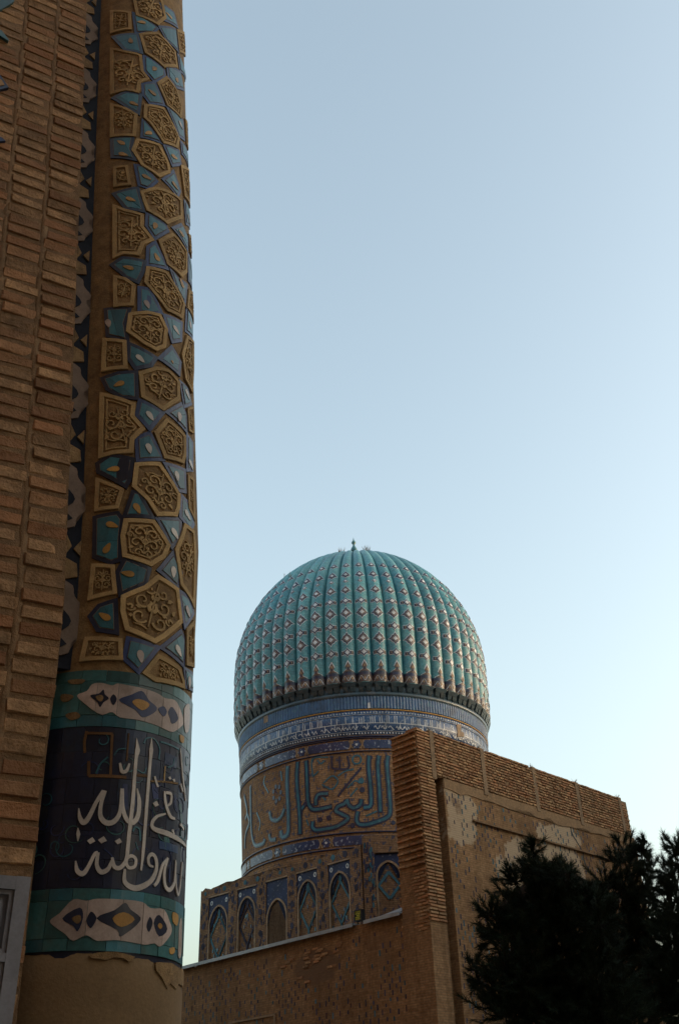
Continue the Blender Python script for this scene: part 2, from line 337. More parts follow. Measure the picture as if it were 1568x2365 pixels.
def brickface(name, c1, c2, mor, bw=.22, rh=.062, ms=.010, blue=None, patches=None, patch_col=(.50, .38, .26), dark=None):
    """far brickwork, UV in metres; patches: (u, v, ru, rv) of cleaner brick with ragged edges"""
    m, t, b = newmat(name); uv = nod(t, 'ShaderNodeUVMap').outputs[0]
    geo = nod(t, 'ShaderNodeNewGeometry'); pos = geo.outputs['Position']
    br = nod(t, 'ShaderNodeTexBrick'); t.links.new(uv, br.inputs['Vector'])
    br.inputs['Scale'].default_value = 1; br.inputs['Brick Width'].default_value = bw; br.inputs['Row Height'].default_value = rh; br.inputs['Mortar Size'].default_value = ms
    br.inputs['Color1'].default_value = (*c1, 1); br.inputs['Color2'].default_value = (*c2, 1); br.inputs['Mortar'].default_value = (*mor, 1)
    big = noise(t, pos, .45, 6, .68)
    c = mixc(t, 1, br.outputs[0], ramp(t, big, [(.3, (.62, .58, .55)), (.7, (1.3, 1.3, 1.3))]), 'MULTIPLY')
    c = mixc(t, 1, c, ramp(t, noise(t, pos, 11, 4, .7), [(.25, (.6, .6, .6)), (.75, (1.4, 1.4, 1.4))]), 'MULTIPLY')
    ms_ = nod(t, 'ShaderNodeMapping'); ms_.inputs['Scale'].default_value = (2.2, 2.2, .22); t.links.new(pos, ms_.inputs[0])
    c = mixc(t, mth(t, 'MULTIPLY', ramp(t, noise(t, ms_.outputs[0], 1, 6, .7), [(.48, g3(0)), (.72, g3(1))]), .55), c, tuple(x*.42 for x in c2))
    sp = nod(t, 'ShaderNodeSeparateXYZ'); t.links.new(uv, sp.inputs[0])
    if patches:
        wob = mth(t, 'MULTIPLY', mth(t, 'SUBTRACT', noise(t, pos, 1.1, 6, .65), .5), 1.5)
        for (pu, pv, ru, rv) in patches:
            du = mth(t, 'DIVIDE', mth(t, 'SUBTRACT', sp.outputs[0], pu), ru); dv = mth(t, 'DIVIDE', mth(t, 'SUBTRACT', sp.outputs[1], pv), rv)
            q = mth(t, 'ADD', mth(t, 'SQRT', mth(t, 'ADD', mth(t, 'MULTIPLY', du, du), mth(t, 'MULTIPLY', dv, dv))), wob)
            f = ramp(t, q, [(.92, g3(1)), (1.04, g3(0))])
            c = mixc(t, mth(t, 'MULTIPLY', f, .82), c, patch_col)
    if dark: c = mixc(t, mth(t, 'MULTIPLY', ramp(t, noise(t, pos, .8, 6, .7), [(.56, g3(0)), (.66, g3(1))]), .7), c, dark)
    if blue:
        vn = nod(t, 'ShaderNodeTexNoise'); mp_ = nod(t, 'ShaderNodeMapping'); mp_.inputs['Scale'].default_value = (9, 5, 1); t.links.new(uv, mp_.inputs[0]); t.links.new(mp_.outputs[0], vn.inputs['Vector'])
        vn.inputs['Scale'].default_value = 1; vn.inputs['Detail'].default_value = 2
        c = mixc(t, mth(t, 'MULTIPLY', ramp(t, vn.outputs['Fac'], [(.58, g3(0)), (.63, g3(1))]), .8), c, blue)
    t.links.new(c, b.inputs['Base Color']); b.inputs['Roughness'].default_value = .9; b.inputs['Specular IOR Level'].default_value = .2
    bp = nod(t, 'ShaderNodeBump'); bp.inputs['Strength'].default_value = .7; bp.inputs['Distance'].default_value = .02; bp.invert = True
    t.links.new(mth(t, 'ADD', br.outputs['Fac'], mth(t, 'MULTIPLY', noise(t, pos, 20, 3, .7), .7)), bp.inputs['Height']); t.links.new(bp.outputs[0], b.inputs['Normal'])
    return m
drumbrick_m = brickface('drum_brick', (.36, .215, .115), (.29, .16, .08), (.20, .13, .075), bw=.26, rh=.085, blue=(.045, .07, .13), dark=(.2, .11, .06))
octbrick_m = brickface('base_brick', (.31, .19, .105), (.24, .14, .08), (.17, .11, .065), blue=(.035, .06, .12))
courtbrick_L = brickface('court_brick', (.30, .175, .085), (.24, .13, .06), (.21, .13, .068), patches=[(4.6, 6.3, 1.0, .5)], patch_col=(.16, .095, .055), dark=(.2, .12, .065))
courtbrick_R = brickface('court_brick_patched', (.32, .19, .092), (.26, .145, .066), (.24, .145, .075), patches=[(4.7, 8.75, 1.35, .95), (6.7, 10.0, 1.15, .62), (1.75, 10.0, .75, 1.15), (6.9, 8.9, 1.2, 1.0)], patch_col=(.48, .365, .24), dark=(.15, .082, .042))

# ------------------------------------------------------------------ ground
g = MB(); g.add([(-4000, -4000, 0), (4000, -4000, 0), (4000, 4000, 0), (-4000, 4000, 0)], [(0, 1, 2, 3)])
tag(g.build('ground', ground_m), kind='structure')

# unseen wall blocks, added to shut off sky light behind and beside the camera
def block(name, x0, x1, y0, y1, z, rot=0, arch=0):
    mb = MB(); c, q = math.cos(rad(rot)), math.sin(rad(rot)); fn = lambda x, y, z: (x*c-y*q, x*q+y*c, z)
    mb.box(x0, x1, y0, y1, -.1, z, fn=fn)
    tag(mb.build(name, sky_block_m), kind='structure')
sky_block_m = material('sky_block_brick', (.25, .145, .08), var=.35, scale=.6, fine=9, bump=.5, bdist=.02, rnd=0)
block('sky_block_back', -40, 24, -24, -13.5, 30)
block('sky_block_right', 30, 40, -13, 32, 20)
block('sky_block_right', 40, 48, 32, 90, 24)
block('sky_block_left', -24, -8, -7, 33, 26)

def plane_uv(me, fn):
    uv = me.uv_layers.new(name='UVMap')
    for l in me.loops: uv.data[l.index].uv = fn(me.vertices[l.vertex_index].co)

# ================================================================== THE COURT BUILDING (corner tower, low wall, high wall)
COR = at_dist(959, 1680, 28.0)
AZL, AZR = -43.0, 44.0
DL = np.array([math.sin(rad(AZL)), math.cos(rad(AZL)), 0]); NL = np.array([-math.cos(rad(AZL)), math.sin(rad(AZL)), 0])   # outward
DR = np.array([math.sin(rad(AZR)), math.cos(rad(AZR)), 0]); NR = np.array([math.cos(rad(AZR)), -math.sin(rad(AZR)), 0])
O2 = np.array([COR[0], COR[1], 0])
def mL(v, z, h=0): return O2+DL*v+NL*h+np.array([0, 0, z])
def mR(u, z, h=0): return O2+DR*u+NR*h+np.array([0, 0, z])
def pL(x, y): q = on_plane(x, y, COR, AZL); return np.array([(q-COR)[:2] @ DL[:2], q[2]])
def pR(x, y): q = on_plane(x, y, COR, AZR); return np.array([(q-COR)[:2] @ DR[:2], q[2]])
TOPZ = float(COR[2]); COPZ = pL(680, 2173)[1]; TW = .97; PARZ = pR(1230, 1862)[1]
build = thing('brick_court_building', O2, 'weathered brick building with corner tower, patched side wall and low tiled-brick front below the dome', 'building')
def slab(name, mp, a0, a1, z0, z1, h0, h1, mat, parent, uvn):
    mb = MB(); mb.box(a0, a1, z0, z1, h0, h1, fn=lambda a, z, h: mp(a, z, h)); o = mb.build(name, mat, parent)
    plane_uv(o.data, uvn); return o
uvL = lambda co: (float((np.array(co)-O2)[:2] @ DL[:2]), co[2]); uvR = lambda co: (float((np.array(co)-O2)[:2] @ DR[:2]), co[2])
slab('front_wall', mL, TW-.02, 17, -.2, COPZ, -1.2, 0, courtbrick_L, build, uvL)
# the side wall: pier, slot, wall
SL0, SL1 = pR(1011, 1900)[0], pR(1031, 1900)[0]
UE = float(pR(1457, 1900)[0]); print('wall end', UE)
side = slab('side_wall', mR, SL1, UE, -.2, PARZ, -1.2, .0, courtbrick_R, build, uvR)
slab('slot_back', mR, SL0-.1, SL1+.1, -.2, PARZ-.08, -1.0, -.28, courtbrick_R, build, uvR)
tower = slab('corner_tower', mR, .0, SL0, -.2, TOPZ-.06, -TW, -.0, courtbrick_L, build, lambda co: (float((np.array(co)-O2)[:2] @ (DL+DR)[:2]), co[2]))
# string course and plaster strip on the side wall
a, b_ = pR(1090, 1895), pR(1400, 1988)
sl = MB(); sl.box(a[0], UE-.1, a[1]-.03, a[1]+.015, 0, .085, fn=mR); sl.build('string_course', joint_m, build)
ps = MB(); zt = PARZ
pts_t = [(SL1+.02, zt), (11.4, zt)]
edge = [(SL1+.02+i*.35, zt-.22-.16*random.random()) for i in range(int((UE-SL1)/.35))]
patch(ps, [(SL1+.02, zt-.01), (SL1+.02, zt-.2)]+edge+[(UE-.03, zt-.3), (UE-.03, zt-.01)], mR, .0, .022); ps.build('plaster_strip', mortar_m, build)
# crack in the side wall
ck = MB()
for poly in ([(660, 650), (665, 700), (690, 760), (735, 830), (765, 890), (775, 960), (810, 1040)], [(720, 600), (700, 640), (660, 660)]):
    q = [pR(*crop6(*p)) for p in poly]; q = [p+RNG.normal(0, .012, 2) for p in catmull(q, 5)]
    ribbon(ck, q, [.05, .075, .05, .07, .03], mR, -.005, .004)
ck.build('crack', dark_m, build)
# bricks: one worn block shared in a few shapes
def brick_mesh(name, l, hgt, dep, j=.006, mat=brick_m, ch=.006):
    mb = MB(); x, y, z = l/2, hgt/2, dep
    P = [(-x, -y, 0), (x, -y, 0), (x, y, 0), (-x, y, 0), (-x, -y, z-ch), (x, -y, z-ch), (x, y, z-ch), (-x, y, z-ch), (-x+ch, -y+ch, z), (x-ch, -y+ch, z), (x-ch, y-ch, z), (-x+ch, y-ch, z)]
    P = [(p[0]+random.uniform(-j, j), p[1]+random.uniform(-j, j)*.6, p[2]+(random.uniform(-j, j) if i > 3 else 0)) for i, p in enumerate(P)]
    F_ = [(0, 1, 5, 4), (1, 2, 6, 5), (2, 3, 7, 6), (3, 0, 4, 7), (4, 5, 9, 8), (5, 6, 10, 9), (6, 7, 11, 10), (7, 4, 8, 11), (8, 9, 10, 11)]
    me = bpy.data.meshes.new(name); me.from_pydata(P, [], F_); me.materials.append(mat); return me, P, F_
def frame_matrix(o, ex, ey, ez):
    return Matrix(((ex[0], ey[0], ez[0], o[0]), (ex[1], ey[1], ez[1], o[1]), (ex[2], ey[2], ez[2], o[2]), (0, 0, 0, 1)))
UPZ = np.array([0, 0, 1.0])
def lay_bricks(specs, meshes, parent, mats, limit, stuffname='brickwork'):
    """specs: (origin, ex, ez, scale_x). the first ones are objects, the rest one joined part"""
    rest = MB(); n = 0
    for (o, ex, ez, sx) in specs:
        me, P, F_ = random.choice(meshes)
        if n < limit:
            ob = link('brick', me, parent); ob.matrix_parent_inverse = parent.matrix_world.inverted() if parent.parent is None else Matrix.Translation(-Vector(O2))
            ob.matrix_basis = frame_matrix(o, ex, UPZ, ez) @ Matrix.Diagonal((sx, 1, 1, 1)); n += 1
        else:
            rest.add([np.array(o)+ex*p[0]*sx+UPZ*p[1]+ez*p[2] for p in P], F_)
    if rest.v: tag(rest.build(stuffname, mats, parent, fix=False), kind='stuff')
CO = .0885
bmesh_t = [brick_mesh('brick', .265, .056, .075) for _ in range(7)]
specs = []
# tower, front: every second course stands out
rows = int((TOPZ-pL(933, 2012)[1])/(2*CO))
for r in range(rows):
    z = TOPZ-.1-r*2*CO
    for k in range(4):
        v = .135+k*.2425+(.0 if r % 2 else .0)
        specs.append((mL(v, z+random.uniform(-.006, .006), .0+random.uniform(-.008, .012)), DL, NL, .86))
nz = int((TOPZ-6.8)/CO)
for r in range(nz):
    z = TOPZ-.06-r*CO
    w_ = SL0
    for k in range(2):
        u = w_*(.25+.5*k)+(.02 if r % 2 else -.02)
        specs.append((mR(u, z, -.045+random.uniform(-.008, .01)), DR, NR, w_/2/.275))
hero = list(specs)
low = []
for r in range(rows*2, int((TOPZ-6.6)/CO)):
    z = TOPZ-.1-r*CO
    for k in range(4): low.append((mL(.12+k*.2425+(.1 if r % 2 else 0), z, -.05+random.uniform(-.006, .008)), DL, NL, .82))
par = []
np_ = int((TOPZ-PARZ)/CO)
for r in range(np_+1):
    z = PARZ+.05+r*CO+ .0
    u = SL0+.1+(0 if r % 2 else .14)
    while u < UE-.2-.10*max(0, r-np_+3):
        if random.random() > .02: par.append((mR(u, z+random.uniform(-.005, .005), -.045+random.uniform(-.012, .012)), DR, NR, .72+random.uniform(-.08, .04)))
        u += .205
par.sort(key=lambda s: np.linalg.norm(s[0]-CAM))
slab('parapet_core', mR, SL0, UE-.12, PARZ-.01, TOPZ-.03, -.5, -.002, joint_m, build, uvR)
lay_bricks(hero[:rows*4]+hero[rows*4:]+par+low, bmesh_t, build, brick_m, 300)
# concrete posts on the parapet, with tufts of weed on top
for px, py in ((995, 1720), (1113, 1765), (1233, 1805), (1333, 1840), (1434, 1880)):
    u = pR(px, py)[0]; p = MB(); j = random.uniform(-.01, .01)
    p.box(u-.09, u+.09, PARZ-.12, TOPZ+.05, -.1, .042+j, fn=mR); p.build('post', concrete_m, build)
    wd = MB()
    for k in range(9): 
        a0 = mR(u+random.uniform(-.09, .09), TOPZ+.06, -.02); wd.tube([a0, a0+np.array([random.uniform(-.1, .1), 0, random.uniform(.04, .14)])], [.008, .002], 3)
    wd.build('weed', weed_m, build)
# ragged top courses
rg = MB(); u = .05
for k in range(34):
    l = random.uniform(.2, .32); 
    if random.random() < .75: rg.box(u, u+l-.02, TOPZ+.0-.02, TOPZ+random.uniform(.02, .06), -.45, -.03, fn=mR)
    u += l+.02
tag(rg.build('coping_bricks', brick_m, build), kind='stuff')
# glazed header bricks scattered on a lattice
def dashes(mp, a0, a1, z0, z1, da, dz, skip, keep, mats, name, seed):
    rnd_ = random.Random(seed); mb = MB(); r = 0; z = z0; ph = [rnd_.uniform(0, 6.28) for _ in range(4)]
    while z < z1:
        a = a0+(da/2 if r % 2 else 0); per = r % 4
        while a < a1:
            if rnd_.random() < keep*(.75+.35*math.sin(a*1.3+ph[0])*math.sin(z*1.7+ph[1])+.25*math.sin(a*3.1+z*2.3+ph[2])) and not skip(a, z):
                w_, h_ = rnd_.uniform(.018, .03), rnd_.uniform(.05, .10); aa = a+rnd_.uniform(-.035, .035); z_ = z; z = z+rnd_.uniform(-.03, .03)
                mi = 0 if rnd_.random() < .6 else (1 if rnd_.random() < .75 else 2)
                mb.box(aa-w_, aa+w_, z-h_/1.2, z+h_/1.2, -.01, .004, fn=mp, mi=mi); z = z_
            a += da
        z += dz; r += 1
    tag(mb.build(name, mats, build, fix=True), kind='stuff')
dashes(mL, TW+.1, 14, 1.5, COPZ-.25, .30, .15, lambda a, z: (a-4.6)**2+((z-6.3)/.5)**2 < 1, .75, [dash_navy, dash_turq, dash_red], 'glazed_bricks', 3)
dashes(mR, SL1+.12, 11.2, 1.5, PARZ-.35, .27, .135, lambda a, z: False, .66, [dash_navy, dash_turq, dash_red], 'glazed_bricks', 4)
# metal flashing on the low wall
def flash(v0, v1, nm='flashing'):
    mb = MB(); mb.box(v0, v1, COPZ+.004, COPZ+.05, -.7, .14, fn=mL); mb.box(v0, v1, COPZ-.05, COPZ+.045, .141, .155, fn=mL); return mb.build(nm, metal_m, build)
vA = pL(*crop4(1118, 575))[0]; vB = pL(*crop4(1190, 553))[0]
flash(vA, 16.5); flash(TW+.01, vB)
sh = MB(); c0 = pL(*crop4(1290, 525))[0]; c1 = pL(*crop4(1422, 440))
sh.hexa([mL(c0, COPZ+.06, .05), mL(TW, COPZ+.06, .05), mL(TW, COPZ+.06, -1.2), mL(c0, COPZ+.06, -1.2), mL(c0, COPZ+.08, .05), mL(TW, c1[1]-.02, -.25), mL(TW, c1[1]+.1, -1.2), mL(c0, COPZ+.09, -1.2)])
sh.build('sheet_metal_roof', metal_m, build)
# outlined blind panel low on the front wall
fr = MB()
q = [pL(*crop4(*p)) for p in ((350, 1205), (600, 1150))]; zt = q[0][1]
pnl = [(q[1][0], zt), (q[0][0]+.4, zt), (q[0][0]+.4, zt-2.6), (q[1][0], zt-2.6)]
frame_ring(fr, pnl, .07, mL, -.02, .035, .5); fr.build('panel_frame', concrete_m, build)
for z0 in (0,):
    er = MB()   # eroded hollow below the flashing
    for k in range(26):
        v = 4.7+random.gauss(0, .55); z = COPZ-.35-abs(random.gauss(0, .28))
        er.box(v-.12, v+.12, z-.03, z+.03, -.02, random.uniform(.004, .03), fn=mL)
    tag(er.build('loose_bricks', brick_m, build), kind='stuff')

# ================================================================== THE DOMED MOSQUE
DD = 44.0; DAZ = rad(.87); AX = np.array([DD*math.sin(DAZ), DD*math.cos(DAZ), 0]); 
dome = thing('domed_mosque', AX, 'mosque with ribbed turquoise dome on inscribed drum, behind the brick tower', 'mosque')
NR_ = 54; DA = 2*math.pi/NR_; RD = 5.92; ZD = 18.02; H1, BB, NE, BUL = 2.7, 6.22, 1.95, .012
_zs = np.linspace(0, H1, 14); _th = np.linspace(0, math.pi/2, 60)[1:]
PRr = np.r_[RD*(1-BUL*(1-_zs/H1)**2), RD*np.cos(_th)**(2/NE)]; PRz = np.r_[ZD+_zs, ZD+H1+BB*np.sin(_th)**(2/NE)]
PRr[-1] = .02
PRs = np.r_[0, np.cumsum(np.hypot(np.diff(PRr), np.diff(PRz)))]; SMAX = PRs[-1]
def profile(s):
    r, z = np.interp(s, PRs, PRr), np.interp(s, PRs, PRz); e = .05
    dr = np.interp(s+e, PRs, PRr)-np.interp(s-e, PRs, PRr); dz = np.interp(s+e, PRs, PRz)-np.interp(s-e, PRs, PRz)
    L = math.hypot(dr, dz)+1e-9; return r, z, dz/L, -dr/L
def ribmap(x, s, h):   # local to the axis, rib 0 faces -Y
    r, z, nr, nz = profile(s); hw = max(r*DA/2, 1e-4); u = max(-1, min(1, x/hw))
    off = (math.sqrt(max(0, 1-(.965*u)**2))-1)*.34*(r/RD)**.8+h
    rr = r+off*nr; zz = z+off*nz; a = x/max(r, 1e-3)
    return (rr*math.sin(a), -rr*math.cos(a), zz)
def s_of_y(y):   # height on the front rib that shows at photo row y
    best = None
    for s in np.linspace(0, SMAX*.97, 500):
        r, z, _, _ = profile(s); p = proj((AX[0], AX[1]-r, z)); e = abs(p[1]-y)
        if best is None or e < best[0]: best = (e, s)
    return best[1]
yy = lambda y: s_of_y(crop1(1440, y)[1])
rb = MB(); NU, NS = 12, 44
ss = np.linspace(0, 1, NS+1)**1.0*SMAX; vv = []; ff = []
for s in ss:
    hw = max(profile(s)[0]*DA/2, 1e-4)
    for i in range(NU+1): vv.append(ribmap(hw*(-1+2*i/NU), s, 0))
for j in range(NS):
    for i in range(NU): a = j*(NU+1)+i; ff.append((a, a+1, a+NU+2, a+NU+1))
me_rib = bpy.data.meshes.new('rib'); me_rib.from_pydata(vv, [], ff); me_rib.materials.append(dome_m)
uvl = me_rib.uv_layers.new(name='UVMap')
for l in me_rib.loops:
    k = l.vertex_index; j, i = divmod(k, NU+1); uvl.data[l.index].uv = ((-1+2*i/NU)*profile(ss[j])[0]*DA/2, ss[j])
smooth(me_rib)
def motif(name, layers, mats):
    mb = MB()
    for poly, mi, h in layers: patch(mb, poly, ribmap, -.004, h, .07, .12, mi)
    me = bpy.data.meshes.new(name); me.from_pydata(mb.v, [], mb.f)
    for m in mats: me.materials.append(m)
    me.polygons.foreach_set('material_index', mb.m); return me
MM = [far_white, far_navy, far_tan, far_purple]
def dia(cx, cs, w_, hgt):   # lobed diamond
    P = []
    for k in range(24):
        a = 2*math.pi*k/24; q = 1/(abs(math.cos(a))+abs(math.sin(a))); q *= 1+.09*math.cos(8*a)
        P.append((cx+w_*q*math.cos(a), cs+hgt*q*math.sin(a)))
    return P
motifs = []
for y, hh, k in ((1230, 72, 1), (935, 66, 1), (675, 50, .85), (500, 38, .7), (395, 26, .55)):
    s = yy(y); hgt = (yy(y-hh)-yy(y+hh))/2; w_ = min(.29, profile(s)[0]*DA/2*.9)*(1 if k == 1 else .85)
    motifs.append(('diamond_tile', motif('diamond_tile', [(dia(0, s, w_, hgt), 0, .006), (dia(0, s, w_*.88, hgt*.88), 1, .009), (dia(0, s, w_*.60, hgt*.60), 2 if k > .8 else 3, .012), (dia(0, s, w_*.49, hgt*.49), 1, .015), (dia(0, s, w_*.37, hgt*.37), 0, .018)], MM)))
for y, k in ((1390, 1), (1085, 1), (800, .95), (575, .6)):
    s = yy(y); hw = profile(s)[0]*DA/2*.86; e = .075*k; L = []
    def pill(x0, x1, g_): return [(x0-g_, s), (x0, s-e-g_), (x1, s-e-g_), (x1+g_, s), (x1, s+e+g_), (x0, s+e+g_)]
    for sg in (-1, 1):
        xa, xb = sorted((sg*hw*.42, sg*hw*.9)); 
        if k > .7: L += [(pill(xa, xb, .025), 0, .008), (pill(xa, xb, .0), 1, .014), (pill(xa+.04, xb-.02, -.035), 2, .020)]
    for q, mi, h in ((.19, 0, .012), (.165, 1, .018), (.10, 0, .026)): L.append((dia(0, s, q*k*1.05, q*k*1.1), mi, h))
    motifs.append(('cartouche_tile', motif('cartouche_tile', L, MM)))
s0, s1 = yy(1612), yy(1470); hw = profile(s0)[0]*DA/2*.9; H = s1-s0
def palm(k):
    h_ = [(.85, 0), (.8, .07), (.5, .15), (.36, .1), (.2, .28), (.3, .42), (.42, .5), (.32, .66), (.14, .84), (0, 1)]
    P = [(hw*x*k, s0+H*(.02+y*k*.97)) for x, y in h_]; return P+[(-x, y) for x, y in P[-2::-1]]
motifs.append(('palmette_tile', motif('palmette_tile', [(palm(1), 0, .008), (palm(.86), 3, .015), ([(x*.6, s0+(y-s0)*.6+H*.12) for x, y in palm(.8)], 2, .022), ([(x*.4, s0+(y-s0)*.4+H*.16) for x, y in palm(.8)], 1, .026), (dia(0, s0+H*.52, hw*.16, H*.13), 2, .029)], MM)))
b0, b1 = yy(1722), yy(1645); st0, st1 = yy(1640), yy(1612); hw = profile(0.3)[0]*DA/2*.985
mbb = [([(-hw, b0), (hw, b0), (hw, b1), (-hw, b1)], 3, .010), ([(-hw, st0), (hw, st0), (hw, st1), (-hw, st1)], 1, .008)]
mb = MB()
for poly, mi, h in mbb: patch(mb, poly, ribmap, -.004, h, .07, .12, mi)
wv = [(hw*.92*t, (b0+b1)/2+(b1-b0)*.33*math.cos(t*2.0*math.pi)*(-1)) for t in np.linspace(-1, 1, 33)]
ribbon(mb, wv, .018, ribmap, .006, .016, 0)
for t in (-.5, 0, .5): patch(mb, dia(hw*t, (b0+b1)/2, .05, .07), ribmap, .004, .018, .07, .12, 2)
me = bpy.data.meshes.new('border_tile'); me.from_pydata(mb.v, [], mb.f); [me.materials.append(m) for m in MM]; me.polygons.foreach_set('material_index', mb.m)
motifs.append(('border_tile', me))
# bracket under each rib
bk = MB()
def cyl(r, a, z): return (r*math.sin(a), -r*math.cos(a), z)
for (r0, r1, z0, z1, wa) in ((5.55, 5.86, ZD-.16, ZD-.01, .46), (5.5, 5.78, ZD-.33, ZD-.165, .34), (5.45, 5.70, ZD-.46, ZD-.335, .22)):
    for sg in ((0,) if wa > .4 else (-.22, .22)):
        c = sg*DA; wq = wa*DA*(1 if wa > .4 else .55)
        bk.hexa([cyl(r0, c-wq, z0), cyl(r1-.07, c-wq*.8, z0), cyl(r1-.07, c+wq*.8, z0), cyl(r0, c+wq, z0), cyl(r0, c-wq, z1), cyl(r1, c-wq, z1), cyl(r1, c+wq, z1), cyl(r0, c+wq, z1)])
me_bk = bk.build('bracket', cornice_m); bmk = me_bk.data; bpy.data.objects.remove(me_bk)
INV = Matrix.Identity(4)
for k in range(NR_):
    a = (k+.18)*DA
    r = bpy.data.objects.new('rib', me_rib); COL.objects.link(r); r.parent = dome; r.rotation_euler.z = a
    b = bpy.data.objects.new('bracket', bmk); COL.objects.link(b); b.parent = dome; b.rotation_euler.z = a
    aa = (math.degrees(a)+180) % 360-180
    if abs(aa) < 112:
        for nm, me in motifs:
            if nm == 'diamond_tile' or nm == 'cartouche_tile' or True:
                o = bpy.data.objects.new(nm, me); COL.objects.link(o); o.parent = r
# drum
def rdrum(z): return float(np.interp(z, [10.0, 11.4, 17.7], [5.31, 5.36, 5.60]))
def mD(a, z, h=0): r = rdrum(z)+h; t = a/5.5; return (AX[0]+r*math.sin(t), AX[1]-r*math.cos(t), z)
def revolve(name, prof, mat, n=216, parent=dome, sm=True, corr=None):
    vv = []; ff = []
    for j, (h, z) in enumerate(prof):
        for i in range(n):
            a = 2*math.pi*i/n*5.5; vv.append(mD(a, z, h+(corr*(i % 4 in (1, 2)) if corr else 0)))
    for j in range(len(prof)-1):
        for i in range(n): i2 = (i+1) % n; ff.append((j*n+i, j*n+i2, (j+1)*n+i2, (j+1)*n+i))
    me = bpy.data.meshes.new(name); me.from_pydata(vv, [], ff); me.materials.append(mat)
    uv = me.uv_layers.new(name='UVMap')
    for p in me.polygons:
        us = [(v % n) for v in p.vertices]
        wrap = max(us)-min(us) > n/2
        for li, v in zip(p.loop_indices, p.vertices):
            i = v % n; i = n if (wrap and i == 0) else i
            uv.data[li].uv = (i/n*2*math.pi*5.5, me.vertices[v].co.z)
    if sm: smooth(me)
    return link(name, me, dome)
revolve('brick_band', [(0, 10.0), (0, 12.0), (0, 15.2), (0, 17.2)], drumbrick_m)
revolve('reeded_band', [(.0, 16.93), (.045, 16.95), (.045, 17.52), (.0, 17.55)], ribband_m, n=1040, sm=False, corr=.02)
revolve('cornice_ring', [(0, 17.40), (.09, 17.50), (.10, 17.62), (.06, 17.64), (.08, 18.0), (.2, 18.05), (-.2, 18.06)], cornice_m)
revolve('frieze_band', [(.0, 15.84), (.03, 15.86), (.03, 16.86), (.0, 16.88)], frieze_m)
for z0, z1, mt in ((16.87, 16.93, ochre_m), (15.76, 15.83, far_navy), (15.83, 15.86, far_tan), (15.17, 15.22, far_navy), (15.70, 15.74, far_navy), (12.02, 12.08, far_navy), (11.46, 11.52, far_navy), (16.68, 16.71, far_white), (15.98, 16.01, far_white)):
    revolve('moulding', [(.0, z0), (.05, z0+.01), (.05, z1-.01), (.0, z1)], mt)
# lettered frieze: two close rows of upright letters
ins = MB(); rr_ = random.Random(8); a = -9.2
while a < 9.2:
    if rr_.random() < .82:
        for q in range(rr_.choice((1, 2, 2, 3))):
            hgt = rr_.uniform(.24, .34); ribbon(ins, [(a, 16.33), (a+rr_.uniform(-.01, .01), 16.33+hgt)], .028, mD, .028, .04); a += .085
    z = 16.13; k = rr_.choice((0, 1, 2))
    pts = [(a-.12+.24*t, z+.075*math.sin(t*(5+3*k))+.02*rr_.random()) for t in np.linspace(0, 1, 9)]
    ribbon(ins, pts, .026, mD, .028, .04)
    if rr_.random() < .6: ribbon(ins, [(a+.05, 16.1), (a+.05, 16.32)], .024, mD, .028, .04)
    a += rr_.uniform(.09, .2)
ribbon(ins, [(q, 16.335) for q in np.linspace(-9.2, 9.2, 90)], .024, mD, .028, .039)
ins.build('inscription', far_white, dome)
db = MB()
for i in range(150):
    a = -9.2+i*.123
    for z in (16.78, 15.92): patch(db, [(a-.035, z), (a, z-.04), (a+.035, z), (a, z+.04)], mD, .025, .042)
tag(db.build('bead_row', far_white, dome), kind='stuff')
for zc, hh in ((15.47, .17), (11.76, .17)):
    per = 5.5*2*math.pi/15
    for k in range(-4, 5):
        a0 = (k+.35+(.4 if zc < 13 else 0))*per
        if abs(a0) > 8.6: continue
        n = 20
        c = MB(); L = .78
        P = [(a0+L+hh*.55*math.cos(t), zc+hh*math.sin(t)) for t in np.linspace(-math.pi/2, math.pi/2, 9)]+[(a0-L-hh*.55*math.cos(t), zc-hh*math.sin(t)) for t in np.linspace(-math.pi/2, math.pi/2, 9)]
        patch(c, P, mD, -.01, .03, .3); c.build('cartouche_tile', cart_m, dome)
        c = MB(); a1 = a0+per/2; P = [(a1+hh*(1+.18*math.cos(6*t))*.95*math.cos(t), zc+hh*(1+.18*math.cos(6*t))*.95*math.sin(t)) for t in np.linspace(0, 2*math.pi, 36, endpoint=False)]
        patch(c, P, mD, -.01, .03, .3); 
        patch(c, [(a1+.05*math.cos(t), zc+.05*math.sin(t)) for t in np.linspace(0, 6.28, 8, endpoint=False)], mD, .02, .038, None, None, 1)
        c.build('rosette_tile', [cart_m, far_white], dome)
        c = MB()
        for s_ in (-1, 1):
            x0 = a1+s_*hh*1.35
            ribbon(c, [(x0-.07*s_, zc-hh), (x0+.07*s_, zc+hh)], .045, mD, -.01, .035); ribbon(c, [(x0+.07*s_, zc-hh), (x0-.07*s_, zc+hh)], .045, mD, -.01, .037)
        c.build('strapwork', far_tan, dome)
